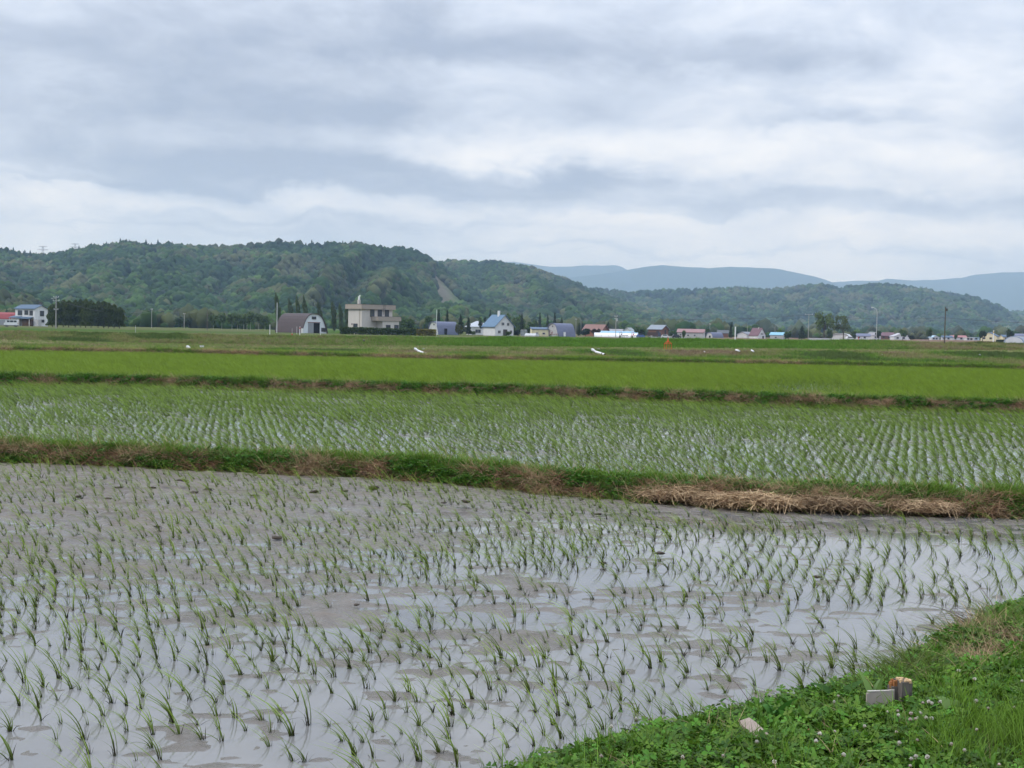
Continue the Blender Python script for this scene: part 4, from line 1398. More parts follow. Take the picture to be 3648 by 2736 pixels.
house('red_roofed_barn', 'low white barn with red gambrel roof behind the parked white van', 30, 450, 7.0, 6.5, 4.0, 'gambrel', -78, white, red_r, doors=[('R', -1.4, 1.8, 1.7, shutter)], cat='barn')

# the dark arched barn
t = house('arched_barn', 'arched barn with dark brown roof and white gable with half open sliding door', 1073, 372, 7.9, 12.5, 5.05, 'arch', 41, cladding('white_gable', (0.66, 0.70, 0.74), 1, 0.05), brown_r, cat='barn',
          wins=[('F', -0.15, 4.0, 1.1, 0.55, 1), ('F', 2.55, 0.95, 0.55, 0.85, 0), ('F', 3.25, 0.9, 0.45, 0.85, 0)], frame=DARKF)
dr = add_door(t, 'F', 7.9, 12.5, -0.15, 3.6, 2.75, shutter)
MB().box(0.85, -0.10, 1.36, 1.85, 0.04, 2.66).build('doorway_shade_panel', OPENING_SHADE, dr)  # the open half is a flat panel coloured as inner shade
MB().box(0, -0.12, 2.82, 3.9, 0.10, 0.14).build('door_rail', mat('rust_rail', (0.18, 0.06, 0.04), 0.8), dr)
MB().box(-3.95, -6.9, 0.6, 0.5, 0.5, 1.2).build('footing', white, t)

# beige box house with parapet and balcony
Yh = 372
t = thing('box_house', 'beige two storey house with flat parapet roof and long balcony behind the hedge', 'house', at_plain(1337, Yh), math.radians(44))
MB().box(-1.2, 0.7, 3.3, 10.2, 5.8, 7.2).build('wall', beige, t)
par = MB().box(-1.2, 0.7, 7.20, 11.4, 7.0, 1.2).build('parapet', tan_r, t)
MB().box(-1.2, 0.7, 7.84, 11.5, 7.1, 0.08).build('coping', brown_r, par)
MB().box(1.35, -3.4, 1.65, 5.5, 2.8, 3.9).build('ground_floor', beige, t)
bal = MB()
for cx, cy, sx, sy in ((0.7, -5.0, 7.8, 0.15), (-3.15, -3.5, 0.15, 2.9), (4.55, -3.5, 0.15, 2.9)):
    bal.box(cx, cy, 4.15, sx, sy, 1.1)
bal.box(0.7, -3.55, 3.66, 7.6, 2.8, 0.12)
bo = bal.build('balcony', tan_r, t)
MB().box(0.7, -5.0, 4.73, 7.9, 0.2, 0.06).build('coping', brown_r, bo)
st = MB().box(-5.6, 0.0, 8.4, 0.6, 0.6, 1.2).build('chimney', beige, t)
MB().box(-5.6, 0.0, 9.4, 0.36, 0.36, 0.9).tube([(-5.6, 0.0, 9.8), (-5.4, -0.2, 10.15)], 0.2, 8).build('flue_cowl', dirty_white, st)
for u in (-2.3, 0.2, 2.6):
    o = add_window(t, 'F', 0, 4.36, u - 0.6, 5.55, 1.2, 1.75, DARKF)
    o.location.y = -2.22
o = add_window(t, 'F', 0, 0, 0.4, 1.55, 1.3, 1.9, DARKF); o.location.y = -4.82
o = add_window(t, 'F', 0, 0, 3.2, 1.75, 1.2, 1.6, DARKF); o.location.y = -4.82
o = add_window(t, 'L', 0, 0, 0, 1.55, 1.5, 1.15, DARKF); o.location = (-6.32, 0.4, 2.1)
lad = MB()
for s in (-0.25, 0.25):
    lad.box(0.6 + s, -2.9, 6.8, 0.05, 0.05, 3.2)
for k in range(6):
    lad.box(0.6, -2.9, 5.5 + 0.45 * k, 0.5, 0.04, 0.05)
lad.build('roof_ladder', DARKF, t)
MB().tube([(-6.33, -1.3, 0), (-6.33, -1.3, 6.6)], 0.09, 6).build('downpipe', tan_r, t)
MB().box(-6.33, 1.9, 2.6, 0.12, 0.35, 0.4).build('vent_hood', DARKF, t)

house('arched_barn', 'small white arched barn with slate blue roof behind the yellow end of the hedge', 1578, 430, 5.6, 7.5, 3.9, 'arch', -48, pale, slate_r, cat='barn', wins=[('F', 0.3, 3.05, 0.6, 0.5, 0)], doors=[('R', -1.2, 1.0, 1.9, OPENING_SHADE)])
house('hipped_house', 'low white house with grey hipped roof half hidden by a dark tree', 1702, 470, 6.6, 5.5, 2.7, 'hip', 15, white, metal_roof('pale_grey_roof', (0.42, 0.45, 0.50)), 1.9, 0.5, wins=[('F', -0.6, 1.2, 1.8, 1.1), ('F', 2.1, 1.3, 0.9, 0.9)])
house('gabled_house', 'white gabled house with bright blue roof and white chimney', 1775, 440, 6.8, 7.0, 3.1, 'gable_y', 33, white, metal_roof('bright_blue_roof', (0.11, 0.18, 0.265)), 3.3, 0.5,
      wins=[('F', -0.6, 3.7, 0.9, 0.8), ('F', 1.3, 3.6, 0.8, 0.8), ('F', -1.9, 1.2, 0.9, 0.8), ('F', 2.4, 1.3, 0.8, 0.8)], doors=[('F', 0.3, 1.5, 2.0, DARKF)], chim=(-0.3, -0.6, 0.6, 1.9, 5.9), chim_m=dirty_white)
house('cream_shed', 'cream coloured shed with blue monopitch roof beside the grey arched barn', 1921, 470, 5.6, 3.6, 2.2, 'shed_x', 8, cream, blue_r, 0.6, 0.2, wins=[('F', -1.1, 0.9, 0.8, 0.5, 0), ('F', 1.2, 0.9, 0.8, 0.5, 0)], cat='shed')
house('arched_barn', 'grey arched barn with slate blue roof and white side door', 1997, 470, 6.2, 7.2, 4.3, 'arch', -50, grey_w, slate_r, cat='barn', wins=[('F', 0.0, 3.35, 0.8, 0.5, 1)], doors=[('R', -1.0, 0.9, 1.5, dirty_white)])
house('brown_house', 'red brown house with long brown roof behind dark shrubs', 2122, 560, 7.6, 6.0, 2.6, 'gable_x', -28, brick_w, dark_r, 1.9, 0.7, wins=[('F', 1.6, 1.4, 1.6, 1.0)], frame=DARKF)
house('grey_shed', 'low grey shed behind the long blue and white tunnels', 2190, 620, 7.0, 4.0, 2.0, 'gable_x', -10, grey_w, metal_roof('grey_roof', (0.28, 0.27, 0.28)), 0.9, 0.3, cat='shed')
house('small_cottage', 'tiny white house with grey roof beside the round green tree', 2240, 640, 4.2, 4.2, 2.2, 'gable_y', -30, white, metal_roof('grey_green_roof', (0.26, 0.29, 0.30)), 1.5, 0.4, doors=[('F', 0, 0.9, 1.7, shutter)])
house('brown_house', 'dark brown timber house with grey monopitch roof behind a dark truck', 2345, 560, 6.0, 5.4, 3.3, 'gable_x', -36, brown_w, metal_roof('blue_grey_roof', (0.22, 0.25, 0.29)), 1.5, 0.5, wins=[('F', 1.3, 1.8, 1.2, 1.2), ('R', 0.2, 2.2, 0.9, 1.6)], frame=DARKF)
house('long_shed', 'long grey shed with faded pink roof and white door', 2462, 520, 9.6, 5.2, 2.2, 'gable_x', -14, grey_w, pink_r, 1.1, 0.3, wins=[('F', -3.6, 1.2, 0.7, 0.5, 0), ('F', -0.8, 1.1, 0.7, 0.5, 0), ('F', 1.6, 1.1, 0.7, 0.5, 0)], doors=[('R', -0.6, 0.9, 1.5, dirty_white)], cat='shed')
house('arched_barn', 'small pale arched barn with dark blue roof beside a pointed dark conifer', 2545, 600, 4.4, 6.0, 2.2, 'arch', -52, pale, slate_r, cat='barn', doors=[('F', 0.2, 1.0, 0.9, OPENING_SHADE)])
house('dark_shed', 'dark grey shed with brown walls at the foot of a pointed conifer', 2575, 640, 4.8, 4.0, 2.0, 'gable_x', -10, brown_w, metal_roof('charcoal_roof', (0.10, 0.11, 0.12)), 1.2, 0.3, cat='shed')
house('grey_shed', 'grey gabled shed next to the steep purple roofed house', 2657, 620, 5.0, 6.0, 1.6, 'gable_y', -42, pale, metal_roof('slate_roof', (0.20, 0.215, 0.25)), 1.0, 0.3, cat='shed')
house('steep_house', 'white house with steep purple roof and pale chimney', 2698, 600, 4.6, 5.0, 1.4, 'gable_y', 38, white, purple_r, 2.9, 0.3, wins=[('F', -0.4, 1.9, 0.5, 0.7, 0), ('F', 0.5, 1.9, 0.5, 0.7, 0)], doors=[('F', 0.8, 1.0, 1.1, DARKF)], chim=(-0.2, -0.8, 0.45, 0.9, 3.9), chim_m=concrete)
house('blue_shed', 'small shed with bright pale blue roof between trees', 2770, 560, 5.2, 4.2, 1.6, 'gable_x', -25, grey_w, metal_roof('bright_aqua_roof', (0.22, 0.42, 0.52)), 1.0, 0.25, wins=[('F', -0.2, 0.7, 0.9, 0.5, 0)], cat='shed')
house('white_shed', 'white shed with shallow arched roof under the tall bare tree', 2996, 560, 7.6, 6.0, 2.5, 'gambrel', -22, white, film, cat='shed', doors=[('F', 1.0, 1.6, 1.2, FRAME)])
for lb, px, Y, w, d, h, rf, rot, wm, rm, hr in (
        ('low house with grey blue roof just past the white arched shed', 3072, 640, 6.4, 5.0, 1.5, 'gable_x', -8, white, slate_r, 1.0),
        ('pale house with grey gable at the foot of the lamp post', 3112, 650, 4.4, 5.0, 1.8, 'gable_y', 30, pale, metal_roof('mid_grey_roof', (0.25, 0.24, 0.26)), 1.3),
        ('house with long dark brown roof behind a small round tree', 3158, 680, 6.4, 5.0, 1.7, 'gable_x', -5, brown_w, purple_r, 1.5),
        ('white house with broad grey gable facing the fields', 3205, 640, 7.4, 5.0, 1.4, 'gable_y', 8, white, metal_roof('light_grey_roof', (0.40, 0.40, 0.43)), 1.4),
        ('tiny pale blue roofed hut just before the dark pole', 3327, 660, 3.6, 3.6, 1.1, 'gable_y', 10, white, aqua_r, 0.8),
        ('low hut with blue roof behind the dark wooden pole', 3372, 680, 4.8, 3.6, 1.2, 'gable_x', -8, white, blue_r, 0.7),
        ('long white shed with pink red roof beyond the dark pole', 3412, 700, 7.6, 4.0, 1.3, 'gable_x', 6, white, metal_roof('rose_roof', (0.33, 0.16, 0.16)), 0.8),
        ('low white hut with flat roof past the rose roofed shed', 3452, 640, 3.6, 3.0, 1.1, 'flat', 5, white, dirty_white, 0.15),
        ('small aqua hut standing alone before the cream house', 3472, 660, 3.8, 3.2, 1.3, 'flat', -8, aqua_r, aqua_r, 0.15),
        ('cream house with blue roof and row of dark windows', 3527, 600, 6.6, 7.0, 2.0, 'gable_y', -28, cream, blue_r, 1.6),
        ('yellow annex with blue roof behind a round tree', 3588, 620, 6.0, 4.0, 1.7, 'gable_x', 10, cream, blue_r, 0.8),
        ('grey house with chimney at the far edge of the village', 3640, 660, 6.0, 5.0, 2.3, 'gable_x', -15, grey_w, slate_r, 0.9)):
    cat_ = 'hut' if 'hut' in lb else ('shed' if 'shed' in lb else 'house')
    house('village_house' if cat_ == 'house' else 'village_' + cat_, lb, px, Y, w, d, h, rf, rot, wm, rm, hr, 0.3, wins=[('F', -w * 0.28, h * 0.55, 0.8, 0.6, 0), ('F', w * 0.12, h * 0.55, 0.8, 0.6, 0)], cat=cat_, frame=DARKF)


def tunnel(label, px, Y, w, L, h, rot, m, m_end):
    t = thing('greenhouse_tunnel', label, 'greenhouse', at_plain(px, Y), math.radians(rot))
    prof = [(-w / 2 * math.cos(a), h * math.sin(a) ** 0.8) for a in np.linspace(0, math.pi, 13)]
    MB().prism(prof, -L / 2, L / 2).build('film_cover', m, t)
    b = MB()
    for k in np.linspace(-L / 2, L / 2, 7):
        b.tube([(u * 1.02, k, v + 0.02) for u, v in prof], 0.035, 4)
    b.build('hoop', steel, t)
    MB().prism([(u * 0.9, v * 0.92) for u, v in prof], -L / 2 - 0.05, -L / 2 - 0.01).build('end_wall', m_end, t)
    return t


tunnel('long white plastic tunnel greenhouse in front of the brown house', 2195, 500, 4.5, 15.5, 1.5, 84, mat('white_film', (0.80, 0.81, 0.82), 0.4, 0.05, 0.6), film)
tunnel('long pale blue tunnel greenhouse behind the white one', 2215, 545, 5.0, 17, 2.2, 84, mat('blue_film', (0.24, 0.42, 0.56), 0.4, 0.1, 0.6), film)
tunnel('pale blue tunnel greenhouse at the edge of the village', 3625, 420, 6.0, 8.0, 2.3, -35, mat('pale_blue_film', (0.20, 0.27, 0.38), 0.4, 0.1, 0.6), film)
tunnel('small white plastic tunnel beside the cream shed', 1895, 450, 2.6, 4.0, 0.9, 60, film, film)

wl = thing('boundary_wall', 'low white wall running below the tall bare trees', 'wall', at_plain(2922, 540), 0)
MB().box(0, 0, 0.28, 9.0, 0.2, 0.7).build('panel', pale, wl)
MB().box(0, 0, 0.66, 9.1, 0.26, 0.06).build('coping', dirty_white, wl)
wl = thing('boundary_wall', 'long low grey wall beside the dark truck', 'wall', at_plain(2372, 500), 0)
MB().box(0, 0, 0.3, 11.0, 0.2, 0.9).build('panel', grey_w, wl)
MB().box(0, 0, 0.78, 11.1, 0.26, 0.06).build('coping', concrete, wl)
gh = thing('glasshouse', 'small grey framed glasshouse beside a dark bush', 'greenhouse', at_plain(1866, 460), math.radians(-15))
b = MB()
for x in np.linspace(-0.75, 0.75, 4):
    for y in (-1.2, 1.2):
        b.box(x, y, 0.9, 0.07, 0.07, 1.8)
for z in (0.05, 0.9, 1.8):
    b.box(0, -1.2, z, 1.6, 0.08, 0.07).box(0, 1.2, z, 1.6, 0.08, 0.07)
for x in np.linspace(-0.75, 0.75, 4):
    b.tube([(x, -1.2, 1.8), (x, 0, 2.2), (x, 1.2, 1.8)], 0.04, 4)
b.build('frame', steel, gh)
MB().box(0, 0, 0.9, 1.42, 2.3, 1.7).build('glazing', mat('old_glass', (0.20, 0.24, 0.26), 0.25, 0.2, 1.5, 0.5), gh)

# ------------------------------------------------------------------ vehicles and machines
TYRE = mat('tyre', (0.02, 0.02, 0.02), 0.9)


def wheels(t, xs, y, r, w):
    for x in xs:
        for s in (-1, 1):
            o = MB().tube([(x, s * y - w / 2, r), (x, s * y + w / 2, r)], r, 12).build('wheel', TYRE, t)
            MB().tube([(x, s * y - w / 2 - 0.01, r), (x, s * y + w / 2 + 0.01, r)], r * 0.55, 8).build('rim', steel, o)


def van():
    Y = 372
    t = thing('parked_van', 'white van parked in front of the red roofed barn', 'van', at_plain(40, Y), math.radians(8))
    paint = mat('white_car_paint', (0.66, 0.68, 0.70), 0.25, 0.03, 1, 0.5)
    MB().prism([(-1.75, 0.35), (1.72, 0.35), (1.75, 1.0), (1.62, 1.75), (1.45, 1.85), (-0.75, 1.85), (-1.35, 1.2), (-1.78, 0.95)], -0.75, 0.75).build('body', paint, t)
    for x0, x1 in ((-0.95, -0.3), (-0.2, 0.7), (0.8, 1.5)):
        o = MB().box((x0 + x1) / 2, 0, 1.45, x1 - x0, 1.53, 0.48).build('window', GLASS, t)
    MB().prism([(-0.86, 1.70), (-1.30, 1.22), (-1.34, 1.25), (-0.90, 1.74)], -0.65, 0.65).build('windscreen', GLASS, t)
    MB().box(1.71, 0.45, 0.9, 0.1, 0.2, 0.3).box(1.71, -0.45, 0.9, 0.1, 0.2, 0.3).build('tail_lamp', mat('red_lens', (0.35, 0.02, 0.02), 0.3), t)
    MB().box(0, 0, 0.36, 3.6, 1.54, 0.14).build('bumper', DARKF, t)
    wheels(t, (-1.15, 1.15), 0.66, 0.29, 0.18)


van()


def truck():
    t = thing('dump_truck', 'dark dump truck with raised brown body beside the timber house', 'truck', at_plain(2326, 490), math.radians(-6))
    MB().prism([(-2.0, 0.95), (1.3, 0.95), (1.75, 1.25), (1.6, 2.05), (-2.1, 2.05)], -0.95, 0.95).build('tipper_body', mat('dark_rust', (0.07, 0.045, 0.035), 0.8), t)
    MB().prism([(-0.2, 0.5), (2.3, 0.5), (2.3, 0.9), (-0.2, 0.9)], -0.6, 0.6).build('chassis', DARKF, t)
    c = MB().prism([(1.65, 0.5), (2.75, 0.5), (2.8, 1.2), (2.55, 2.0), (1.72, 2.0)], -0.85, 0.85).build('cab', mat('dark_blue_paint', (0.05, 0.06, 0.09), 0.4), t)
    MB().prism([(2.72, 1.3), (2.5, 1.95), (2.54, 1.97), (2.77, 1.3)], -0.7, 0.7).build('windscreen', GLASS, c)
    wheels(t, (-1.3, 2.1), 0.78, 0.42, 0.25)


truck()


def car(label, px, Y, rot, col, L=3.6):
    t = thing('parked_car', label, 'car', at_plain(px, Y), math.radians(rot))
    k = L / 3.8
    MB().prism([(x * k, z) for x, z in ((-1.9, 0.3), (1.9, 0.3), (1.95, 0.75), (1.2, 0.92), (0.75, 1.38), (-1.2, 1.42), (-1.75, 0.95), (-1.93, 0.8))], -0.78, 0.78).build('body', mat('paint_' + '_'.join(label.split()[:2]), col, 0.3, 0.03, 1, 0.5), t)
    MB().prism([(x * k, z) for x, z in ((-1.25, 0.95), (1.05, 0.95), (0.70, 1.32), (-1.12, 1.36))], -0.79, 0.79).build('window', GLASS, t)
    wheels(t, (-1.2 * k, 1.2 * k), 0.70, 0.3, 0.18)


car('black car parked beside the long pink roofed shed', 2410, 480, 4, (0.015, 0.016, 0.02), 3.0)
car('white car parked behind the crest by the timber house', 2448 - 78, 470, -10, (0.6, 0.61, 0.63), 2.6)
car('blue car parked at the end of the white tunnel', 2282, 488, 5, (0.06, 0.12, 0.33), 2.8)
car('white car parked by the white arched shed', 3026, 540, 10, (0.6, 0.61, 0.63), 2.8)


def machine(label, px, Y, col, rot, name='farm_implement'):
    t = thing(name, label, 'farm machine', at_plain(px, Y), math.radians(rot))
    m = mat('machine_' + '_'.join(label.split()[:2]), col, 0.6)
    b = MB().tube([(-1.3, 0, 0.7), (1.6, 0, 0.9)], 0.09, 6).tube([(-1.3, 0, 0.7), (-1.2, 0, 1.7), (-0.7, 0, 1.95), (-0.2, 0, 1.5)], 0.08, 6).tube([(0.3, -0.6, 0.8), (0.3, 0.6, 0.8)], 0.07, 6).tube([(1.3, -0.6, 0.9), (1.3, 0.6, 0.9)], 0.07, 6)
    b.build('frame', m, t)
    b = MB()
    for x in (-0.9, -0.3, 0.3, 0.9, 1.5):
        b.tube([(x, 0, 0.8), (x + 0.2, 0, 0.35), (x, 0, 0.12)], 0.06, 5)
    b.build('tine', DARKF, t)
    MB().box(-0.6, 0, 1.2, 0.5, 0.5, 0.4).build('gearbox', m, t)
    wheels(t, (-1.0,), 0.6, 0.32, 0.16)


machine('reddish farm implement standing before the grey arched barn', 1972, 448, (0.20, 0.07, 0.06), 10)
machine('red farm implement at the end of the white tunnel', 2262, 492, (0.42, 0.05, 0.04), -15)
machine('rust coloured implement at the crest below the brown house', 2220, 470, (0.16, 0.07, 0.05), 5)

# ------------------------------------------------------------------ trees
TREE = leaf_mat('tree_leaves', 0.2, 0.7, 0.14)
BARK = mat('bark', (0.085, 0.070, 0.055), 0.95, 0.3, 6, streak=(1, 1, 0.2))
BIRCH = mat('birch_bark', (0.34, 0.335, 0.31), 0.85, 0.25, 5, streak=(0.4, 0.4, 3))


def tree_parts(kind, seed, col):
    """unit tree (height 1, width 1): crown of loose leaf clumps, trunk with limbs"""
    r = np.random.default_rng(seed)
    n = {'conifer': 1100, 'round': 1000, 'poplar': 800, 'open': 900, 'small': 500, 'thuja': 1500, 'birch': 550}[kind]
    lobes = [(np.array([r.uniform(-.28, .28), r.uniform(-.28, .28), r.uniform(0.45, 0.82)]), r.uniform(0.14, 0.24)) for _ in range(12 if kind != 'open' else 16)]
    P_, S = [], []
    while len(P_) < n:
        if kind in ('conifer', 'thuja'):
            z = r.uniform(0.08, 1) if kind == 'conifer' else r.uniform(0.10, 1)
            w = (0.5 * (1 - z) ** 0.7 * (0.75 + 0.25 * math.sin(z * 34))) + 0.015 if kind == 'conifer' else 0.5 * (1 - max(0, (z - 0.2) / 0.8) ** 4.5) ** 0.5 * (0.8 + 0.2 * math.sin(z * 17 + seed))
            a, q = r.uniform(0, 6.283), w * math.sqrt(r.uniform(0.25, 1.0)) * (0.85 + 0.3 * vnoise(np.array([z * 9.0]), np.array([seed * 3.1]), 4)[0])
            p = np.array([q * math.cos(a), q * math.sin(a), z])
        elif kind == 'poplar':
            z = r.uniform(0.10, 1)
            w = 0.42 * min(1, (1.02 - z) * 3.5, 0.6 + z) * (0.60 + 0.6 * vnoise(np.array([z * 8.0]), np.array([seed * 1.7]), 5)[0])
            a, q = r.uniform(0, 6.283), w * math.sqrt(r.uniform(0.05, 1))
            p = np.array([q * math.cos(a) - 0.8 * max(0, z - 0.35) ** 1.6, q * math.sin(a), z])
        else:
            c, rad = lobes[int(r.integers(0, len(lobes)))]
            c = c.copy()
            if kind == 'open':
                c = np.array([c[0] * 1.35, c[1] * 1.35, 0.42 + (c[2] - 0.45) * 1.35])
                rad *= 0.75
            if kind == 'round':
                c[2] = 0.25 + (c[2] - 0.45) * 1.35
            if kind == 'birch':
                c = np.array([c[0] * 0.7, c[1] * 0.7, c[2]])
            d = r.normal(0, 1, 3)
            d /= np.linalg.norm(d)
            p = c + d * rad * r.uniform(0.5, 1.05) * np.array([1, 1, 0.9])
            if p[2] < 0.06:
                continue
        P_.append(p)
        S.append(r.uniform(0.6, 1.3) * {'conifer': 0.055, 'thuja': 0.06, 'poplar': 0.075, 'open': 0.042, 'small': 0.11, 'round': 0.075, 'birch': 0.075}[kind])
    P_, S = np.array(P_), np.array(S)
    n = len(P_)
    a = r.normal(0, 1, (n, 3))
    a /= np.linalg.norm(a, axis=1)[:, None]
    b = np.cross(a, r.normal(0, 1, (n, 3)))
    b /= np.linalg.norm(b, axis=1)[:, None]
    A, B = a * S[:, None], b * S[:, None] * 0.8
    V = np.stack([P_ - A, P_ - B * 0.9, P_ + A, P_ + B * 0.9], 1).reshape(-1, 3)
    F = np.arange(n * 4).reshape(n, 4)
    tint = 1 + 0.32 * r.uniform(-1, 1, n)
    C = np.repeat(np.array(col)[None] * tint[:, None], 4, 0)
    tb = MB()
    lean = -0.24 if kind == 'poplar' else 0.0
    top = {'conifer': 0.95, 'thuja': 0.8, 'poplar': 0.85, 'open': 0.62, 'small': 0.75, 'round': 0.6, 'birch': 0.8}[kind]
    rt = {'open': 0.035, 'small': 0.05, 'birch': 0.016}.get(kind, 0.035)
    tb.tube([(0, 0, -0.03), (0.01, 0, top * 0.5), (lean, 0, top)], [rt, rt * 0.75, rt * 0.25], 7)
    if kind in ('open', 'round', 'small', 'birch'):
        for k in range(10 if kind == 'open' else 5):
            c, _ = lobes[k]
            z0 = top * r.uniform(0.45, 0.85)
            e = np.array([c[0], c[1], max(z0 + 0.1, c[2])])
            tb.tube([(0, 0, z0), tuple((np.array([0, 0, z0]) + e) / 2 + np.array([0, 0, 0.03])), tuple(e)], [rt * 0.5, rt * 0.35, rt * 0.12], 5)
    return mesh_of('crown', V, F, TREE, C), tb


TPROTO = {}


def tree(kind, label, px, Y, hpx, wpx, col=(0.045, 0.075, 0.022), name=None, group=None, seed=1, dz=0.0, bark=None):
    key = (kind, col, seed, bark is not None)
    h, w = m_px(hpx, Y), m_px(wpx, Y)
    loc = at_plain(px, Y, dz)
    if key not in TPROTO:
        t = thing(name or 'tree', label, 'tree', loc, 0.7 * (px % 7) if kind != 'poplar' else 0.0, group)
        cm, tb = tree_parts(kind, seed + hash(kind) % 1 + 5, col)
        link('crown', cm, t)
        tb.build('trunk', bark or BARK, t)
        TPROTO[key] = t
        t.scale = (w, w, h)
        return t
    t = copy_tree(TPROTO[key], loc, 0.7 * (px % 7) if kind != 'poplar' else 0.05 * (px % 5), (w, w, h), label)
    t.name = name or 'tree'
    if group:
        t['group'] = group
    return t


DKG, MDG, LTG, OLV, CON = (0.030, 0.054, 0.018), (0.060, 0.105, 0.030), (0.090, 0.155, 0.036), (0.080, 0.092, 0.032), (0.030, 0.050, 0.022)
# clipped conifer row beside the white house: a dozen trunks grown together
r_ = np.random.default_rng(77)
for k in range(13):
    px_ = 186 + 20.2 * k + r_.uniform(-3, 3)
    hh = np.interp(k, [0, 1, 5, 9, 12], [82, 92, 102, 97, 76]) + r_.uniform(-4, 4)
    lb = 'dark green conifer in the dense clipped row beside the white house'
    if k == 0:
        lb = 'first conifer of the dark row, touching the white house'
    if k == 12:
        lb = 'last and shortest conifer of the dark row, facing the open verge'
    tree('thuja', lb, px_, 395 + r_.uniform(-6, 6) + 4 * (k % 3), hh * 0.97, 46 + r_.uniform(-4, 6), (0.055, 0.078, 0.018), 'conifer', 'conifers in the dark row by the white house', seed=1 + k % 3)

# wind-bent poplars behind the arched barn
for k, (px_, top, w_, bot) in enumerate(((990, 1052, 22, 1185), (1036, 1066, 20, 1180), (1062, 1055, 18, 1180), (1088, 1055, 20, 1182), (1140, 1072, 20, 1180), (1190, 1074, 20, 1180), (1215, 1078, 18, 1180), (1239, 1085, 20, 1180))):
    lb = ['tall narrow poplar just before the gable end of the dark barn roof', 'bent poplar above the middle of the dark barn roof', 'second of three poplars close together above the barn roof', 'poplar bent furthest over, third above the barn roof',
          'lone poplar behind the white gable of the barn', 'poplar standing clear between barn and beige house', 'thin poplar close beside the beige house', 'pale poplar half hidden by the beige house wall'][k]
    tree('poplar', lb, px_, 440, bot - top, w_ * 1.15, (0.080, 0.112, 0.050), 'poplar', 'wind bent poplars behind the barn', seed=1 + k % 4)

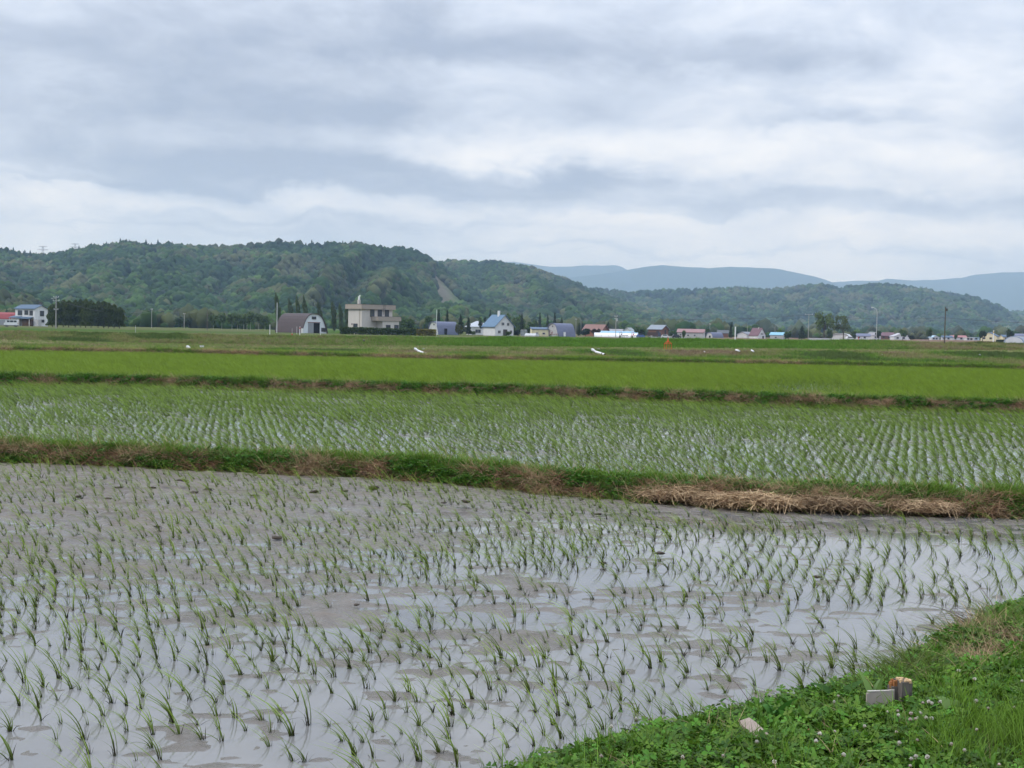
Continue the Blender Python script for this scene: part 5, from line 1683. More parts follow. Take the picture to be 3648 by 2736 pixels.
T = [('round', 'round dark green tree standing alone on the verge between two poles', 655, 520, 48, 62, DKG, 2),
     ('conifer', 'tall dark conifer crowding the small arched barn', 1640, 425, 72, 34, CON, 3), ('conifer', 'dark pointed conifer between small barn and hipped house', 1668, 430, 62, 30, CON, 4),
     ('round', 'brownish dark tree in front of the small arched barn', 1634, 418, 46, 34, OLV, 5), ('open', 'dark spreading pine leaning over the hipped house roof', 1722, 450, 66, 40, CON, 6),
     ('round', 'mid green leafy tree behind the blue gabled house', 1840, 520, 78, 56, MDG, 7), ('conifer', 'dark upright tree beside the greenhouse frame', 1858, 500, 74, 26, CON, 3),
     ('round', 'small dark bush shaped tree in front of the glasshouse', 1844, 440, 24, 28, CON, 8), ('round', 'small green bush at the corner of the blue gabled house', 1812, 430, 18, 26, MDG, 9),
     ('round', 'bush in front of the hipped white house', 1682, 440, 16, 28, MDG, 9),
     ('conifer', 'dark conifer touching the grey arched barn', 2062, 500, 46, 20, CON, 4), ('round', 'dark green shrub mass before the brown house', 2086, 500, 34, 40, DKG, 5), ('round', 'purplish dark shrub before the brown house wall', 2124, 505, 36, 34, (0.045, 0.034, 0.022), 2),
     ('conifer', 'slim dark pine behind the long tunnels', 2166, 660, 48, 22, CON, 3), ('round', 'brown green tree above the white tunnel', 2210, 640, 30, 26, OLV, 7),
     ('round', 'round bright green tree between cottage and timber house', 2283, 540, 40, 50, (0.060, 0.115, 0.022), 8), ('round', 'green bush between timber house and long shed', 2393, 580, 24, 26, MDG, 9),
     ('round', 'light green tree in front of the pink roofed shed', 2436, 500, 36, 15, LTG, 2), ('round', 'green tree behind the end of the pink roofed shed', 2520, 600, 38, 20, MDG, 5),
     ('conifer', 'pointed dark conifer above the dark shed', 2603, 560, 48, 20, CON, 4), ('round', 'dark tree before the blue roofed shed', 2752, 640, 32, 18, DKG, 7), ('round', 'light green tree behind the blue roofed shed', 2776, 650, 38, 22, LTG, 8),
     ('round', 'leafy mid green tree beside the blue roofed shed', 2808, 540, 36, 34, MDG, 2), ('conifer', 'broad dark conifer at the near end of the low white wall', 2856, 530, 48, 36, CON, 3),
     ('open', 'tallest bare branched tree with thin high crown', 2935, 545, 104, 78, (0.090, 0.135, 0.038), 5), ('open', 'second bare branched tree, shorter and beside the tallest', 3004, 550, 88, 58, (0.080, 0.110, 0.036), 7),
     ('round', 'slim green tree between the two bare branched trees', 2955, 540, 44, 22, MDG, 8), ('round', 'green tree past the white arched shed', 3042, 580, 34, 20, MDG, 9), ('small', 'lollipop shaped tree beside the lamp post', 3130, 560, 36, 24, DKG, 2),
     ('small', 'round topped young tree in front of the grey gable', 3216, 560, 40, 28, MDG, 3), ('round', 'round grey green bush past the grey gable house', 3246, 600, 20, 26, (0.035, 0.05, 0.03), 5), ('small', 'tall oval young tree standing apart in the open', 3309, 560, 42, 20, MDG, 4),
     ('small', 'thin young tree in front of the rose roofed shed', 3405, 560, 26, 12, MDG, 2), ('small', 'round headed tree before the cream house', 3500, 560, 40, 30, DKG, 3), ('small', 'round headed tree between annex and blue tunnel', 3598, 560, 42, 26, DKG, 4),
     ('round', 'willow like green tree beside the beige house', 1452, 480, 66, 60, MDG, 7), ('round', 'leafy tree behind the hedge beside the tall pale pole', 1530, 520, 70, 52, MDG, 5), ('conifer', 'dark conifer behind the small arched barn', 1592, 540, 80, 24, CON, 3),
     ('conifer', 'dark conifer just past the tall pale pole', 1562, 560, 82, 26, CON, 4), ('conifer', 'tall dark tree rising over the hipped house', 1745, 560, 84, 24, CON, 3), ('round', 'broad leafy tree behind the chimney of the blue gabled house', 1795, 560, 92, 50, MDG, 2),
     ('conifer', 'dark conifer over the cream shed', 1922, 600, 76, 22, CON, 4), ('conifer', 'dark conifer behind the cream shed and barn', 1950, 610, 74, 18, CON, 3), ('conifer', 'slender conifer above the grey arched barn', 1975, 620, 78, 22, CON, 4),
     ('conifer', 'green conifer behind the slate roof of the grey barn', 2000, 600, 60, 24, CON, 3), ('round', 'leafy tree behind the cream shed roof', 1896, 560, 56, 50, MDG, 8)]
for kind, lb, px_, Y_, h_, w_, c_, sd_ in T:
    tree(kind, lb, px_, Y_, h_, w_, c_, 'pine_tree' if kind == 'conifer' else ('bush' if h_ < 27 else 'tree'), None, sd_)
for k, (px_, h_, lb) in enumerate(((892, 56, 'leaning birch with white trunk, tallest of the grove'), (868, 46, 'birch beside the leaning one in the grove'), (922, 50, 'birch with forked white trunk near the arched barn'), (944, 44, 'birch closest to the dark arched barn'),
                                   (790, 52, 'birch near the bare pole on the crest'), (826, 50, 'birch in the middle of the roadside grove'), (846, 48, 'thin birch in the dense part of the grove'), (760, 46, 'birch directly behind the bare pole on the crest'))):
    tree('birch', lb, px_, 470 + 8 * (k % 3), h_ * 1.25, 46, (0.080, 0.125, 0.045), 'birch_tree', 'birches in the roadside grove', 1 + k % 3, 0.0, BIRCH)

# loose woods at the foot of the hills: a mass nobody could count
wr = np.random.default_rng(5)
def belt(n, pxr, Yr, rad, seed):
    r = np.random.default_rng(seed)
    px_, Y_ = r.uniform(*pxr, n), r.uniform(*Yr, n)
    p = np.array([at_plain(a, b) for a, b in zip(px_, Y_)])
    q = fbm(px_ * 0.012, Y_ * 0.01, seed, 3)
    s = rad * r.uniform(0.55, 1.35, n) * (0.55 + 0.9 * q)
    tone = np.clip((q - 0.3) / 0.4 + 0.25 + r.normal(0, .25, n), 0, .999)
    scatter('woods', p - [0, 0, 0.4], randrot(r, n, 0.05), np.stack([s, s, s * r.uniform(0.9, 1.5, n)], 1), crowns, np.array([0, 4, 1, 5, 2, 6, 3])[(tone * 7).astype(int)])
belt(420, (-300, 1000), (520, 700), 2.5, 301)
belt(420, (-300, 1700), (720, 960), 3.6, 302)
belt(520, (1300, 2700), (760, 1150), 3.6, 303)
belt(800, (2050, 4100), (1150, 2000), 5.0, 304)
belt(260, (2400, 4000), (760, 900), 2.0, 305)


# ------------------------------------------------------------------ hedges
def hedge(label, px0, px1, Y, hpx, col, seed, depth=1.3):
    a, b = at_plain(px0, Y), at_plain(px1, Y)
    h, L = m_px(hpx, Y), b[0] - a[0]
    t = thing('hedge', label, 'hedge', (a + b) / 2)
    r = np.random.default_rng(seed)
    n = int(L * 260)
    x, y, z = r.uniform(-L / 2, L / 2, n), r.uniform(-depth / 2, depth / 2, n), h * r.uniform(0, 1, n) ** 0.7
    z = z * (0.90 + 0.22 * fbm(x * 0.8, y * 0, seed, 3))
    Pn = np.stack([x, y, z], 1)
    S = r.uniform(0.10, 0.24, n)
    q = r.normal(0, 1, (n, 3)); q /= np.linalg.norm(q, axis=1)[:, None]
    w = np.cross(q, r.normal(0, 1, (n, 3))); w /= np.linalg.norm(w, axis=1)[:, None]
    V = np.stack([Pn - q * S[:, None], Pn - w * S[:, None], Pn + q * S[:, None], Pn + w * S[:, None]], 1).reshape(-1, 3)
    C = np.repeat(np.array(col)[None] * (1 + 0.35 * r.uniform(-1, 1, n))[:, None], 4, 0)
    link('foliage', mesh_of('foliage', V, np.arange(4 * n).reshape(n, 4), TREE, C), t)
    b_ = MB()
    for k in np.arange(-L / 2 + 0.4, L / 2, 0.9):
        b_.tube([(k, 0, -0.2), (k + 0.05, 0, h * 0.7)], 0.05, 5)
    b_.build('stem', BARK, t)


hedge('long clipped dark green hedge in front of the beige house', 1211, 1482, 352, 25, (0.055, 0.090, 0.020), 1)
hedge('yellow brown end of the clipped hedge next to the tall pale pole', 1484, 1553, 352, 24, (0.170, 0.155, 0.030), 2)
hedge('short dark hedge on the brown field below the lamp post', 3158, 3188, 380, 8, (0.030, 0.050, 0.018), 3)
hedge('second short dark hedge on the brown field, beside the first', 3196, 3226, 380, 9, (0.030, 0.050, 0.018), 4)
hedge('low dark hedge between cream house and blue tunnel', 3550, 3602, 470, 10, (0.025, 0.042, 0.016), 5)

# ------------------------------------------------------------------ poles, lamp, wires, pylons, markers
def pole(label, px, Y, top, m, r=0.13, arms=(), box=False, name='utility_pole', base=None, group=None):
    b0 = at_plain(px, Y) if base is None else base
    h = float(P(px + (np.interp(0, [0, 1], [0, 1])), top, Y)[2] - b0[2])
    t = thing(name, label, 'pole', b0, 0.15, group)
    MB().tube([(0, 0, -0.4), (0, 0, h)], [r, r * 0.7], 8).build('post', m, t)
    for z, L in arms:
        a = MB().box(0, 0, h - z, L, 0.10, 0.10).build('crossarm', steel, t)
        b = MB()
        for s in (-0.45, 0, 0.45):
            b.tube([(s * L, 0, h - z + 0.05), (s * L, 0, h - z + 0.28)], 0.06, 6)
        b.build('insulator', dirty_white, a)
    if box:
        MB().tube([(0.3, -0.1, h - 1.9), (0.3, -0.1, h - 1.0)], 0.24, 10).build('transformer', steel, t)
    return t


p0 = pole('concrete utility pole with two crossarms in front of the dark conifers', 199, 340, 1057, conc_pole, 0.16, ((0.15, 1.2), (1.0, 1.5), (3.1, 1.0)))
o = MB().tube([(0, 0, 7.2), (-0.8, 0, 7.3)], 0.04, 5).box(-0.95, 0, 7.28, 0.4, 0.15, 0.12).build('street_lamp', steel, p0)
pole('thin grey pole past the end of the conifer row', 540, 470, 1100, conc_pole, 0.10, ((0.2, 0.6),))
pole('concrete pole in front of the round lone tree', 656, 480, 1117, conc_pole, 0.13, ((0.15, 0.7),))
pole('bare wooden pole rising from the embankment crest', 738, 400, 1094, wood_pole, 0.12)
pole('tall pale pole in front of the dark arched barn', 986, 345, 1078, mat('pale_steel', (0.52, 0.53, 0.54), 0.5), 0.11)
pole('tall pale pole at the yellow end of the hedge', 1554, 360, 1103, mat('pale_steel', (0.52, 0.53, 0.54), 0.5), 0.09)
pole('thin pole beside the grey arched barn', 2051, 520, 1136, conc_pole, 0.09, ((0.2, 0.7),))
p1 = pole('concrete pole with slanted brackets behind the long white tunnel', 2193, 470, 1124, conc_pole, 0.13, ((0.3, 1.0), (1.1, 0.8)), True)
pole('thin pole behind the small pale arched barn', 2528, 600, 1153, conc_pole, 0.10, ((0.2, 0.8),))
p2 = pole('grey pole with dark crossarm beside the tallest bare tree', 2879, 500, 1119, conc_pole, 0.13, ((0.15, 3.0),))
pole('thin far pole above the blue roofed shed', 2760, 720, 1160, conc_pole, 0.11)
pole('thin far pole behind the steep purple house', 2662, 760, 1160, conc_pole, 0.10)
pole('lone thin pole beside the lone birch grove', 880, 520, 1135, conc_pole, 0.10, ((0.2, 0.9),))
zr = float(np.interp(3366, KX, [P(k, y, 107.0)[2] for k, y in zip(KX, [1176, 1182, 1188, 1198, 1203, 1207, 1212, 1216, 1226, 1236])]))
p3 = pole('dark wooden pole with small box standing on the embankment', 3364, 106.5, 1093, wood_pole, 0.055, (), False, base=XZ(3364, 106.5, zr - 0.35))
MB().box(0.07, -0.04, 2.85, 0.13, 0.1, 0.2).build('junction_box', DARKF, p3)
# street lamp
Yl = 250
bl = at_plain(3121, Yl)
hl = float(P(3121, 1100, Yl)[2] - bl[2])
t = thing('street_lamp', 'tall grey street lamp with curved arm behind the embankment', 'lamp', bl)
MB().tube([(0, 0, -0.3), (0, 0, hl - 0.7), (-0.1, 0, hl - 0.25), (-0.35, 0, hl + 0.05), (-0.65, 0, hl + 0.2)], [0.07, 0.05, 0.045, 0.04, 0.04], 8).build('post', steel, t)
MB().tube([(-0.6, 0, hl + 0.2), (-1.05, 0, hl + 0.16)], [0.07, 0.09], 8).build('lamp_head', steel, t)


def wire(label, pts):
    out = []
    for a, b in zip(pts[:-1], pts[1:]):
        a, b = np.array(a), np.array(b)
        for s in np.linspace(0, 1, 13)[:-1]:
            q = a * (1 - s) + b * s
            q[2] -= 1.4 * 4 * s * (1 - s) * np.linalg.norm(b - a) / 90
            out.append(q)
    out.append(np.array(pts[-1]))
    tag(MB().tube(out, 0.045, 4).build('power_line', DARKF), label, 'wire')


wire('thin power line strung across the village in front of the wooded hill', [P(1560, 1130, 470), P(2193, 1130, 470), P(2879, 1122, 500), P(3364, 1132, 520), P(4000, 1150, 520)])
wire('power line running from the concrete pole past the conifer row', [P(-200, 1075, 335), P(199, 1066, 340), P(540, 1104, 470), P(986, 1120, 520)])


def pylon(label, px, py, Y, h):
    top = P(px, py, Y)
    t = thing('power_pylon', label, 'pylon', (top[0], top[1], top[2] - h), 0.3)
    b = MB()
    w = 3.2
    L = lambda z: w * (1 - 0.78 * z / h)
    for sx in (-1, 1):
        for sy in (-1, 1):
            b.tube([(sx * w, sy * w, 0), (sx * L(h), sy * L(h), h)], 0.28, 4)
    zs = np.linspace(0, h, 9)
    for z0, z1 in zip(zs[:-1], zs[1:]):
        for s in (-1, 1):
            b.tube([(-L(z0), s * L(z0), z0), (L(z1), s * L(z1), z1)], 0.2, 4).tube([(L(z0), s * L(z0), z0), (-L(z1), s * L(z1), z1)], 0.2, 4)
    b.build('lattice_tower', steel, t)
    for z, a in ((h - 0.4, 6.0), (h - 5.2, 8.0)):
        MB().tube([(-a, 0, z), (0, 0, z + 0.5), (a, 0, z)], 0.28, 4).tube([(-a, 0, z), (0, 0, z - 0.9), (a, 0, z)], 0.22, 4).build('crossarm', steel, t)


pylon('distant lattice pylon in the saddle of the wooded ridge', 153, 877, 2150, 34)
pylon('distant lattice pylon higher on the rising wooded ridge', 268, 868, 2150, 34)


def road_z(px):
    y = float(np.interp(px, KX, [1176, 1182, 1188, 1198, 1203, 1207, 1212, 1216, 1226, 1236]))
    p = P(px, y, 108.0)
    return p + np.array([0, 1.0, -0.02])


def marker(label, px, top, m, r, capm=None, name='marker_post'):
    b = road_z(px)
    h = float(P(px, top, b[1])[2] - b[2])
    t = thing(name, label, 'post', b)
    MB().tube([(0, 0, -0.1), (0, 0, h)], r, 8).build('post', m, t)
    if capm:
        MB().tube([(0, 0, h * 0.80), (0, 0, h * 0.93)], r * 1.15, 8).build('reflector_band', capm, t)
    MB().tube([(0, 0, h), (0, 0, h + 0.02)], r * 1.2, 8).build('cap', dirty_white, t)
    return t


redm = mat('red_reflector', (0.5, 0.03, 0.04), 0.4)
marker('thick white marker post on the embankment before the steep purple house', 2626, 1165, dirty_white, 0.045)
marker('thick white marker post near the blue tunnel greenhouse', 3554, 1178, dirty_white, 0.04, mat('yellow_band', (0.5, 0.35, 0.12), 0.6))
marker('short white post with red band before the arched barn roof', 1061, 1164, dirty_white, 0.026, redm)
marker('thin grey post beside the red banded one', 1050, 1165, steel, 0.016)
marker('thin white post before the back end of the dark barn', 953, 1157, dirty_white, 0.022)
marker('small white post in front of the half open barn door', 1135, 1177, dirty_white, 0.018)
t = marker('small red round sign on a short post before the dark barn', 1033, 1172, steel, 0.014, None, 'road_sign')
MB().tube([(0, -0.03, 0.17), (0, -0.01, 0.17)], 0.075, 14).build('sign_plate', redm, t)
t = marker('thin red post at the crest near the lamp post', 3070, 1200, redm, 0.018)
t = marker('thin white marker post in the distance past the conifer row', 470, 1160, steel, 0.014)


# orange survey tower on its concrete pad
def on_terrace(px, py, Y):
    return P(px, py, Y)


bt = on_terrace(2379, 1245, 96)
t = thing('orange_tower', 'orange steel lattice frame with spire on a concrete pad below the embankment', 'tower', bt, 0.35)
org = mat('orange_paint', (0.62, 0.09, 0.025), 0.5, 0.08)
b = MB()
k, hh = 0.185, 0.50
for sx in (-1, 1):
    for sy in (-1, 1):
        b.tube([(sx * k, sy * k, 0), (sx * k, sy * k, hh * 0.8), (sx * k * 0.55, sy * k * 0.55, hh)], 0.015, 6)
for z in (0.03, 0.40):
    for s in (-1, 1):
        b.tube([(-k, s * k, z), (k, s * k, z)], 0.014, 5).tube([(s * k, -k, z), (s * k, k, z)], 0.014, 5)
b.build('lattice_frame', org, t)
MB().box(0, 0, 0.52, 0.22, 0.22, 0.05).build('cap_plate', org, t)
MB().tube([(0, 0, 0.54), (0, 0, 0.68), (0, 0, 0.90)], [0.06, 0.03, 0.008], 8).build('spire', org, t)
MB().box(0, 0, 0.015, 0.40, 0.40, 0.03).build('base_plate', org, t)
pd = thing('concrete_pad', 'concrete pad under the orange lattice tower', 'slab', bt + np.array([-0.06, 0, -0.14]), 0.05)
MB().box(0, 0, 0.06, 1.05, 0.9, 0.145).build('slab', concrete, pd)
MB().box(0.45, -0.62, -0.08, 0.5, 0.35, 0.14).build('apron', mat('old_concrete', (0.24, 0.20, 0.16), 0.9, 0.2, 4), pd)


# white irrigation pipes on the bank
def pipe(label, x0, y0, x1, y1, Y, r, stub=True, collar=True):
    a, c = P(x0, y0, Y), P(x1, y1, Y - 0.9)
    t = thing('irrigation_pipe', label, 'pipe', (a + c) / 2)
    a, c = a - (a + c) / 2, c - (a + c) / 2
    MB().tube([a, c], r, 12, False).tube([a * 0.98, c * 0.98], r * 0.8, 12, True).build('pipe_body', dirty_white, t)
    if collar:
        m_ = a * 0.25 + c * 0.75
        MB().tube([m_ - (c - a) * 0.04, m_ + (c - a) * 0.04], r * 1.15, 12).build('collar', DARKF, t)
        MB().tube([c - (c - a) * 0.02, c + (c - a) * 0.015], r * 0.86, 12).build('mouth', OPENING_SHADE, t)  # black disc in place of the shade within the pipe
    if stub:
        MB().tube([a + np.array([0.02, 0, 0]), a + np.array([-0.16, 0.1, 0.10]), a + np.array([-0.26, 0.1, 0.14])], [r * 0.7, r * 1.35, r * 1.0], 10).build('valve_cover', dirty_white, t)


pipe('short white pipe with dark mouth below the white box', 678, 1243, 702, 1256, 84.5, 0.075)
pipe('long white pipe lying down the grassy bank below the cream hedge end', 1490, 1250, 1520, 1262, 84.5, 0.062)
pipe('long white pipe with two dark collars near the orange tower', 2122, 1253, 2154, 1263, 84.5, 0.066)
pipe('short white pipe end past the orange tower', 2622, 1247, 2634, 1250, 86.5, 0.055, False, False)
pipe('small white pipe stub furthest past the orange tower', 2677, 1248, 2685, 1252, 86.5, 0.05, False, False)
pipe('white pipe with raised cover on the bank below the lamp post', 3118, 1263, 3146, 1264, 86.5, 0.03)
pipe('short white pipe end on the bank below the cream house', 3482, 1262, 3492, 1265, 86.5, 0.05, False, False)
pipe('thin pale pipe stub beside the short pipe end below the cream house', 3508, 1262, 3505, 1270, 86.5, 0.03, False, False)
pipe('tiny pale pipe stub on the bank just past the orange tower pad', 2508, 1252, 2511, 1254, 86.5, 0.03, False, False)


def box_on(label, px, py, Y, w, h, name, m=None):
    p = P(px, py, Y)
    t = thing(name, label, 'box', p, 0.3)
    MB().prism([(-w * 0.42, 0), (w * 0.42, 0), (w / 2, h), (-w / 2, h)], -w * 0.35, w * 0.35).build('box_body', m or dirty_white, t)
    MB().box(0, 0, h + 0.012, w * 1.08, w * 0.8, 0.025).build('lid', steel, t)
    MB().tube([(-0.05, 0, -0.25), (-0.05, 0, 0.01)], 0.025, 6).build('leg', steel, t)


box_on('white box standing on the terrace above the short pipe', 719, 1243, 88, 0.25, 0.20, 'valve_box')
box_on('small white box above the long pipe below the hedge', 1508, 1246, 88, 0.17, 0.06, 'valve_box')
box_on('small white box beside the pipe near the orange tower', 2133, 1248, 88, 0.12, 0.10, 'valve_box')
box_on('dark stump like box on the embankment slope below the beige house', 1296, 1221, 104.8, 0.14, 0.20, 'valve_box', DARKF)
box_on('dark box in the grass below the white house', 98, 1241, 86, 0.2, 0.10, 'valve_box', DARKF)

# ------------------------------------------------------------------ straw heaps on the near bund
def straw_heap(label, px, py, Lm, W, H, n, seed):
    r = np.random.default_rng(seed)
    c = G(px, py, 0.10) + np.array([0, 0.13, 0.02])
    t = thing('straw_heap', label, 'straw', c, math.atan2(TAN[1], TAN[0]))
    a, q = r.uniform(0, 6.283, n), np.sqrt(r.uniform(0, 1, n))
    x, y = Lm / 2 * q * np.cos(a), W / 2 * q * np.sin(a)
    prof = (1 - q ** 2) * (0.55 + 0.9 * fbm(x * 2.5 + 9, y * 2.5, seed, 3))
    z = H * prof * r.uniform(0.45, 1.1, n) + 0.02 * r.normal(0, 1, n)
    L = r.uniform(0.10, 0.36, n)
    th = r.normal(0, 1.0, n) + r.choice([0, 1.1, -0.9], n)
    d = np.stack([np.cos(th), np.sin(th) * 0.7, r.normal(-0.05, 0.22, n)], 1)
    d /= np.linalg.norm(d, axis=1)[:, None]
    s = np.cross(d, [0, 0, 1.0]); s /= np.linalg.norm(s, axis=1)[:, None]
    s = s + np.array([0, 0, 0.5]) * r.uniform(-1, 1, (n, 1))
    m = np.stack([x, y, z], 1)
    w = 0.0021 * r.uniform(0.7, 1.6, n)[:, None]
    bend = np.array([0, 0, -1.0]) * (L * 0.12)[:, None]
    p0, p1, p2 = m - d * L[:, None] / 2 + bend, m, m + d * L[:, None] / 2 + bend
    V = np.stack([p0 - s * w, p0 + s * w, p1 - s * w, p1 + s * w, p2 - s * w * .5, p2 + s * w * .5], 1).reshape(-1, 3)
    F = (np.arange(n)[:, None, None] * 6 + np.array([[0, 1, 3, 2], [2, 3, 5, 4]])[None]).reshape(-1, 4)
    cc = np.array((0.42, 0.30, 0.175))[None] * (1 + 0.4 * r.uniform(-1, 1, (n, 1))) * np.array([1, 1, 1])
    dk = r.uniform(0, 1, n) < 0.22
    cc[dk] = np.array((0.17, 0.10, 0.055))
    link('loose_straw', mesh_of('loose_straw', V, F, DRY, np.repeat(cc, 6, 0)), t)
    k = 28
    aa = np.linspace(0, 2 * np.pi, k + 1)[:-1]
    Vc = [(0, 0, H * 0.40)] + [(Lm * 0.28 * math.cos(u), W * 0.28 * math.sin(u), H * 0.25) for u in aa] + [(Lm * 0.47 * math.cos(u), W * 0.45 * math.sin(u), -0.06) for u in aa]
    Fc = [(0, 1 + i, 1 + (i + 1) % k) for i in range(k)] + [(1 + i, 1 + k + i, 1 + k + (i + 1) % k, 1 + (i + 1) % k) for i in range(k)]
    MB().add(Vc, Fc).build('matted_core', mat('matted_straw', (0.17, 0.11, 0.06), 0.95, 0.4, 14, streak=(0.5, 3, 3)), t, smooth=True)


straw_heap('largest heap of pale cut straw on the bund, at the bend', 2470, 1772, 1.35, 0.50, 0.07, 4600, 1)
straw_heap('second heap of pale straw on the bund, joined to the largest', 2680, 1792, 1.15, 0.46, 0.06, 3600, 2)
straw_heap('third heap of straw on the bund past the green gap', 2960, 1800, 1.0, 0.46, 0.055, 2600, 3)
straw_heap('thin spread of straw on the bund, apart from the other heaps', 3300, 1812, 0.8, 0.4, 0.04, 1100, 5)

# ------------------------------------------------------------------ clods standing out of the mud
cl_r = np.random.default_rng(8)
CLOD = mat('clod_soil', (0.050, 0.038, 0.028), 0.85, 0.35, 14, 0.3)
clod_me = []
for s in range(5):
    V, F = ico(2, 60 + s, 0.55, 2.2)
    clod_me.append(mesh_of('mud_clod', V * [1, 0.8, 0.55], F, CLOD, None, False))
CLP = [(740, 1748), (690, 1758), (905, 1768), (545, 1740), (280, 1773), (385, 1780), (1120, 1755), (1230, 1752), (1580, 1795), (1660, 1790), (420, 1740), (150, 1720), (650, 1715), (1330, 1740), (1440, 1800), (985, 1920), (2150, 2010), (2350, 1975),
       (2000, 1845), (2130, 1835), (1880, 1830), (560, 1880), (1270, 2160), (2910, 2060), (860, 2010), (300, 1990), (1750, 2020), (100, 1850), (1180, 1850), (760, 1860), (2080, 2120), (1500, 2330), (950, 2195)]
for i, (a, b_) in enumerate(CLP[:24]):
    o = link('mud_clod', clod_me[i % 5], None, G(a, b_, 0.02) + np.array([0, 0, 0.012]), float(cl_r.uniform(0, 6)))
    k_ = m_px(cl_r.uniform(9, 19), o.location[1])
    o.scale = (k_ * 1.2, k_, k_ * cl_r.uniform(0.45, 0.8))
    tag(o, 'dark lump of wet mud sticking out between the rice seedlings', 'mud clod', 'mud clods in the near paddy')

# ------------------------------------------------------------------ the near bank's single things
def bank_pt(px, py):
    z = 0.19
    for _ in range(3):
        p = G(px, py, z)
        k = np.argmin(((near[..., :2] - p[:2]) ** 2).sum(-1))
        z = float(near.reshape(-1, 3)[k, 2])
    return G(px, py, z)


# weathered post with a broken top, white plate beside it
bp = bank_pt(3203, 2535)
t = thing('wooden_post', 'weathered square post with broken splintered top beside the white plate', 'post', bp, 0.25)
W_, H_ = 0.044, float(P(3203, 2416, bp[1])[2] - bp[2])
grey_wood = mat('grey_wood', (0.115, 0.100, 0.090), 0.9, 0.35, 30, streak=(6, 6, 0.5))
raw_wood = mat('raw_wood', (0.52, 0.36, 0.20), 0.8, 0.25, 40, streak=(6, 6, 1))
rot_wood = mat('rotten_wood', (0.30, 0.125, 0.045), 0.9, 0.4, 40, streak=(4, 4, 0.7))
MB().box(0.016, 0, H_ / 2 - 0.06, 0.056, 0.085, H_ + 0.10).box(-0.028, 0.02, H_ / 2 - 0.075, 0.030, 0.045, H_ + 0.07).build('timber', grey_wood, t)
b = MB()
r_ = np.random.default_rng(3)
for i in range(22):
    x, y = r_.uniform(-0.012, 0.044), r_.uniform(-0.042, 0.042)
    b.box(x, y, H_ - 0.009, 0.010, 0.014, 0.006 + 0.012 * r_.uniform())
b.build('splintered_top', raw_wood, t)
b = MB()
for i in range(14):
    x, y = r_.uniform(-0.042, -0.012), r_.uniform(0.004, 0.036)
    b.box(x, y, H_ - 0.040 + 0.012 * r_.uniform(), 0.009, 0.012, 0.035 * r_.uniform(0.6, 1.2))
b.build('rotten_core', rot_wood, t)
pb = bank_pt(3143, 2540)
t = thing('white_plate', 'dirty white upright plate leaning against the weathered post', 'plate', pb, 0.18)
hp = float(P(3143, 2462, pb[1])[2] - pb[2])
MB().prism([(-0.085, -0.05), (0.058, -0.05), (0.058, hp + 0.008), (-0.085, hp - 0.008)], -0.006, 0.006).build('plate_body', mat('dirty_plastic', (0.34, 0.295, 0.26), 0.6, 0.12, 9), t)
MB().box(-0.012, 0, hp + 0.002, 0.135, 0.014, 0.004).build('plate_rim', mat('pale_edge', (0.48, 0.44, 0.40), 0.7, 0.1, 20), t)  # paler tone of the plate along its top edge
ps = bank_pt(3080, 2485)
t = thing('stake', 'short dark green stake with brown tip behind the white plate', 'stake', ps)
hs = float(P(3080, 2418, ps[1])[2] - ps[2])
MB().tube([(0, 0, -0.05), (0, 0, hs * 0.75), (0, 0, hs * 0.8)], [0.016, 0.015, 0.011], 8).build('shaft', mat('dark_green_plastic', (0.015, 0.03, 0.02), 0.5), t)
MB().tube([(0, 0, hs * 0.8), (0, 0, hs)], [0.011, 0.008], 8).build('tip', rot_wood, t)

pf = bank_pt(2700, 2668)
t = thing('stone_fragment', 'flat pale tan fragment lying among the clover leaves', 'fragment', pf + np.array([0, 0, 0.055]), 0.0)
fb = MB()
poly = [(-0.075, 0.050), (-0.030, 0.066), (-0.005, 0.050), (0.045, 0.002), (0.052, -0.018), (0.076, -0.045), (0.070, -0.058), (0.030, -0.050), (-0.022, -0.004), (-0.066, 0.030)]
fb.add([(x, y * 1.6, 0.016 - y * 0.1) for x, y in poly] + [(x, y * 1.6, -y * 0.1) for x, y in poly], [tuple(range(10)), tuple(range(19, 9, -1))] + [(i, 10 + i, 10 + (i + 1) % 10, (i + 1) % 10) for i in range(10)])
o = fb.build('fragment_body', mat('tan_stone', (0.31, 0.245, 0.205), 0.85, 0.12, 30), t)
t.rotation_euler = (0.5, 0.05, 0.0)

# blossoms
FL = [(3414, 2390), (3471, 2420), (3642, 2429), (3522, 2525), (3613, 2522), (3198, 2535), (3160, 2538), (3201, 2550), (3245, 2542), (3279, 2543), (3243, 2564), (3260, 2563), (3272, 2560), (3287, 2505), (3309, 2501),
      (3320, 2508), (3348, 2502), (3299, 2559), (3318, 2560), (3194, 2610), (2973, 2607), (2920, 2616), (2907, 2642), (3267, 2639), (3304, 2698), (3248, 2706), (3390, 2652), (3436, 2675), (3559, 2726), (3243, 2731),
      (2971, 2503), (2986, 2481), (2265, 2563), (2178, 2590), (2143, 2695), (2576, 2695), (2697, 2645), (2430, 2700), (3005, 2690), (2760, 2715), (3480, 2600), (3080, 2590)]
PETAL = leaf_mat('clover_petal', 0.25, 0.7, 0.15)
FSTEM = mat('flower_stem', (0.055, 0.12, 0.025), 0.7)


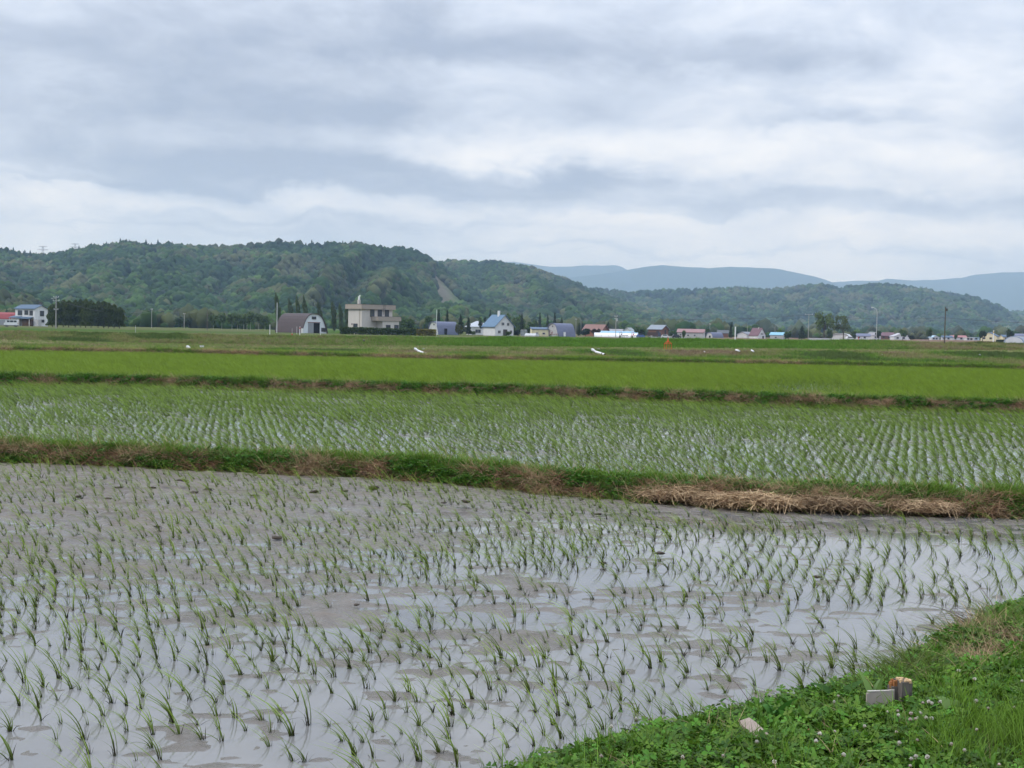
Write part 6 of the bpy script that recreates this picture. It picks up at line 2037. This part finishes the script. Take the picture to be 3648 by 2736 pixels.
def blossom(big, pink, seed):
    r = np.random.default_rng(seed)
    n = 46
    V, F, C = [], [], []
    for i in range(n):
        z = 1 - 1.75 * (i + 0.5) / n
        a = i * 2.39996
        q = math.sqrt(max(0, 1 - z * z))
        d = np.array([q * math.cos(a), q * math.sin(a), z])
        e = np.cross(d, [0.3, 0.2, 1.0]); e /= np.linalg.norm(e)
        R_ = 0.0095 * big
        p0, p1 = d * R_ * 0.35, d * R_ * r.uniform(0.85, 1.1) + np.array([0, 0, 0.002])
        w = 0.0024 * big
        b0 = len(V)
        V += [p0 - e * w * .5, p0 + e * w * .5, p1 + e * w, p1 - e * w]
        F.append((b0, b0 + 1, b0 + 2, b0 + 3))
        wc, pc = np.array((0.74, 0.71, 0.64)), np.array((0.62, 0.38, 0.36))
        k = pink if z < 0.2 else pink * 0.4
        c = wc * (1 - k) + pc * k
        if z < -0.35:
            c = np.array((0.30, 0.20, 0.12))
        C += [c * 0.8, c * 0.8, c, c]
    return mesh_of('flower_head', np.array(V), np.array(F), PETAL, np.array(C))


FH = [blossom(1.0, 0.15, 1), blossom(0.85, 0.75, 2), blossom(1.25, 0.3, 3), blossom(0.7, 0.5, 4)]
r_ = np.random.default_rng(12)
for i, (a, b_) in enumerate(FL):
    p = bank_pt(a, b_ + 62)
    hgt = float(r_.uniform(0.085, 0.12))
    p = P(a, b_, p[1] - 0.02) - np.array([0, 0, hgt])
    t = thing('clover_flower', 'small white and pink clover blossom on a thin stem above the clover leaves', 'flower', p, float(r_.uniform(0, 6)), 'clover blossoms on the near bank')
    hd = link('flower_head', FH[int(r_.choice([0, 0, 1, 3]))], t, (0, 0, hgt))
    hd.rotation_euler = (float(r_.normal(0, .3)), float(r_.normal(0, .3)), 0)
    MB().tube([(0.012, 0, -0.06), (0.004, 0, hgt * 0.5), (0, 0, hgt)], [0.0016, 0.0014, 0.0012], 5).build('stem', FSTEM, t)
for (a, b_), pk, lb in (((3477, 2500), 1, 'largest clover blossom, white over pink, on the near bank'), ((3203, 2650), 0, 'large round white clover blossom low on the near bank'), ((3262, 2699), 0, 'large white clover blossom with brown centre at the bottom of the bank')):
    p = bank_pt(a, b_ + 66)
    p = P(a, b_, p[1] - 0.02) - np.array([0, 0, 0.11])
    t = thing('clover_flower', lb, 'flower', p, 0.4, 'clover blossoms on the near bank')
    link('flower_head', FH[2], t, (0, 0, 0.11))
    MB().tube([(0.012, 0, -0.06), (0.004, 0, 0.055), (0, 0, 0.11)], [0.002, 0.0016, 0.0014], 5).build('stem', FSTEM, t)


# broad-leaved weeds
def weed(label, px, py, L, W, n, col, up, seed):
    p = bank_pt(px, py)
    t = thing('broadleaf_weed', label, 'weed', p, 0)
    r = np.random.default_rng(seed)
    for i in range(n):
        v = blades(np.random.default_rng(seed * 31 + i), 1, 1.5 * L * r.uniform(0.75, 1.2), 1.35 * W * r.uniform(0.8, 1.2), 0.9, (0, 0, up), (0, 0, -0.5), 0.012, 5, np.array(col) * 0.85, col, 0.1, 0.1, tip=0.2)
        link('leaf', mesh_of('leaf', v[0], v[1], GRASS, v[2]), t)
    MB().tube([(0, 0, -0.04), (0, 0, 0.04)], 0.006, 6).build('crown_root', FSTEM, t)


weed('pale leafy weed with drooping leaves in front of the white plate', 3120, 2535, 0.17, 0.040, 6, (0.110, 0.190, 0.045), 0.5, 1)
weed('broad leaved weed at the water edge before the white plate', 2990, 2500, 0.15, 0.05, 6, (0.060, 0.160, 0.025), 0.4, 2)
weed('upright dock plant with rounded leaves at the bank tip', 2205, 2610, 0.12, 0.035, 5, (0.075, 0.150, 0.030), 1.2, 3)
weed('upright sorrel leaves on the bank edge beside the reddish grass', 2520, 2560, 0.13, 0.03, 5, (0.050, 0.150, 0.020), 1.3, 4)
weed('single pale curled leaves in the grass under the pink blossom', 3400, 2560, 0.16, 0.045, 4, (0.095, 0.165, 0.040), 0.6, 5)
weed('broad yellow green weed in the flowering lawn', 3300, 2640, 0.12, 0.04, 5, (0.080, 0.160, 0.025), 0.5, 6)
weed('low rosette weed by the flat tan fragment', 2760, 2570, 0.13, 0.045, 6, (0.050, 0.150, 0.020), 0.6, 7)

# reddish grass clumps leaning out over the water
REDG = leaf_mat('reddish_grass', 0.2, 0.6, 0.2)
rg = [mesh_of('grass_blades', *(lambda v: (v[0], v[1], REDG, v[2]))(blades(np.random.default_rng(90 + s), 16, 0.30, 0.0045, 0.7, (-0.7, 0.15, 0), (-0.35, 0.05, -0.35), 0.03, 5, (0.055, 0.030, 0.030), (0.120, 0.060, 0.060), 0.4, 0.3, mid=(0.095, 0.045, 0.048)))) for s in range(3)]
for i, (a, b_, s_, lb) in enumerate(((3490, 2230, 1.25, 'large clump of reddish grass at the far end of the near bank'), (3400, 2270, 0.9, 'reddish grass clump between long grass and the far clump'), (2700, 2560, 0.9, 'wispy reddish grass leaning over the water beside the rice'),
                                     (2880, 2520, 0.8, 'thin reddish grass at the water before the broad weed'), (2420, 2630, 0.7, 'sparse reddish stems near the tip of the bank'), (3560, 2200, 1.1, 'reddish grass clump closest to the picture edge'))):
    p = bank_pt(a, b_)
    t = thing('grass_clump', lb, 'grass clump', p - np.array([0, 0, 0.03]), 0.3 * (i % 3) - 0.2)
    o = link('grass_blades', rg[i % 3], t)
    o.scale = (s_, s_, s_)
    MB().tube([(0, 0, -0.03), (0, 0, 0.03)], 0.012, 6).build('root_stock', CLOD, t)


hz.build('haze', hazem, kind='stuff')
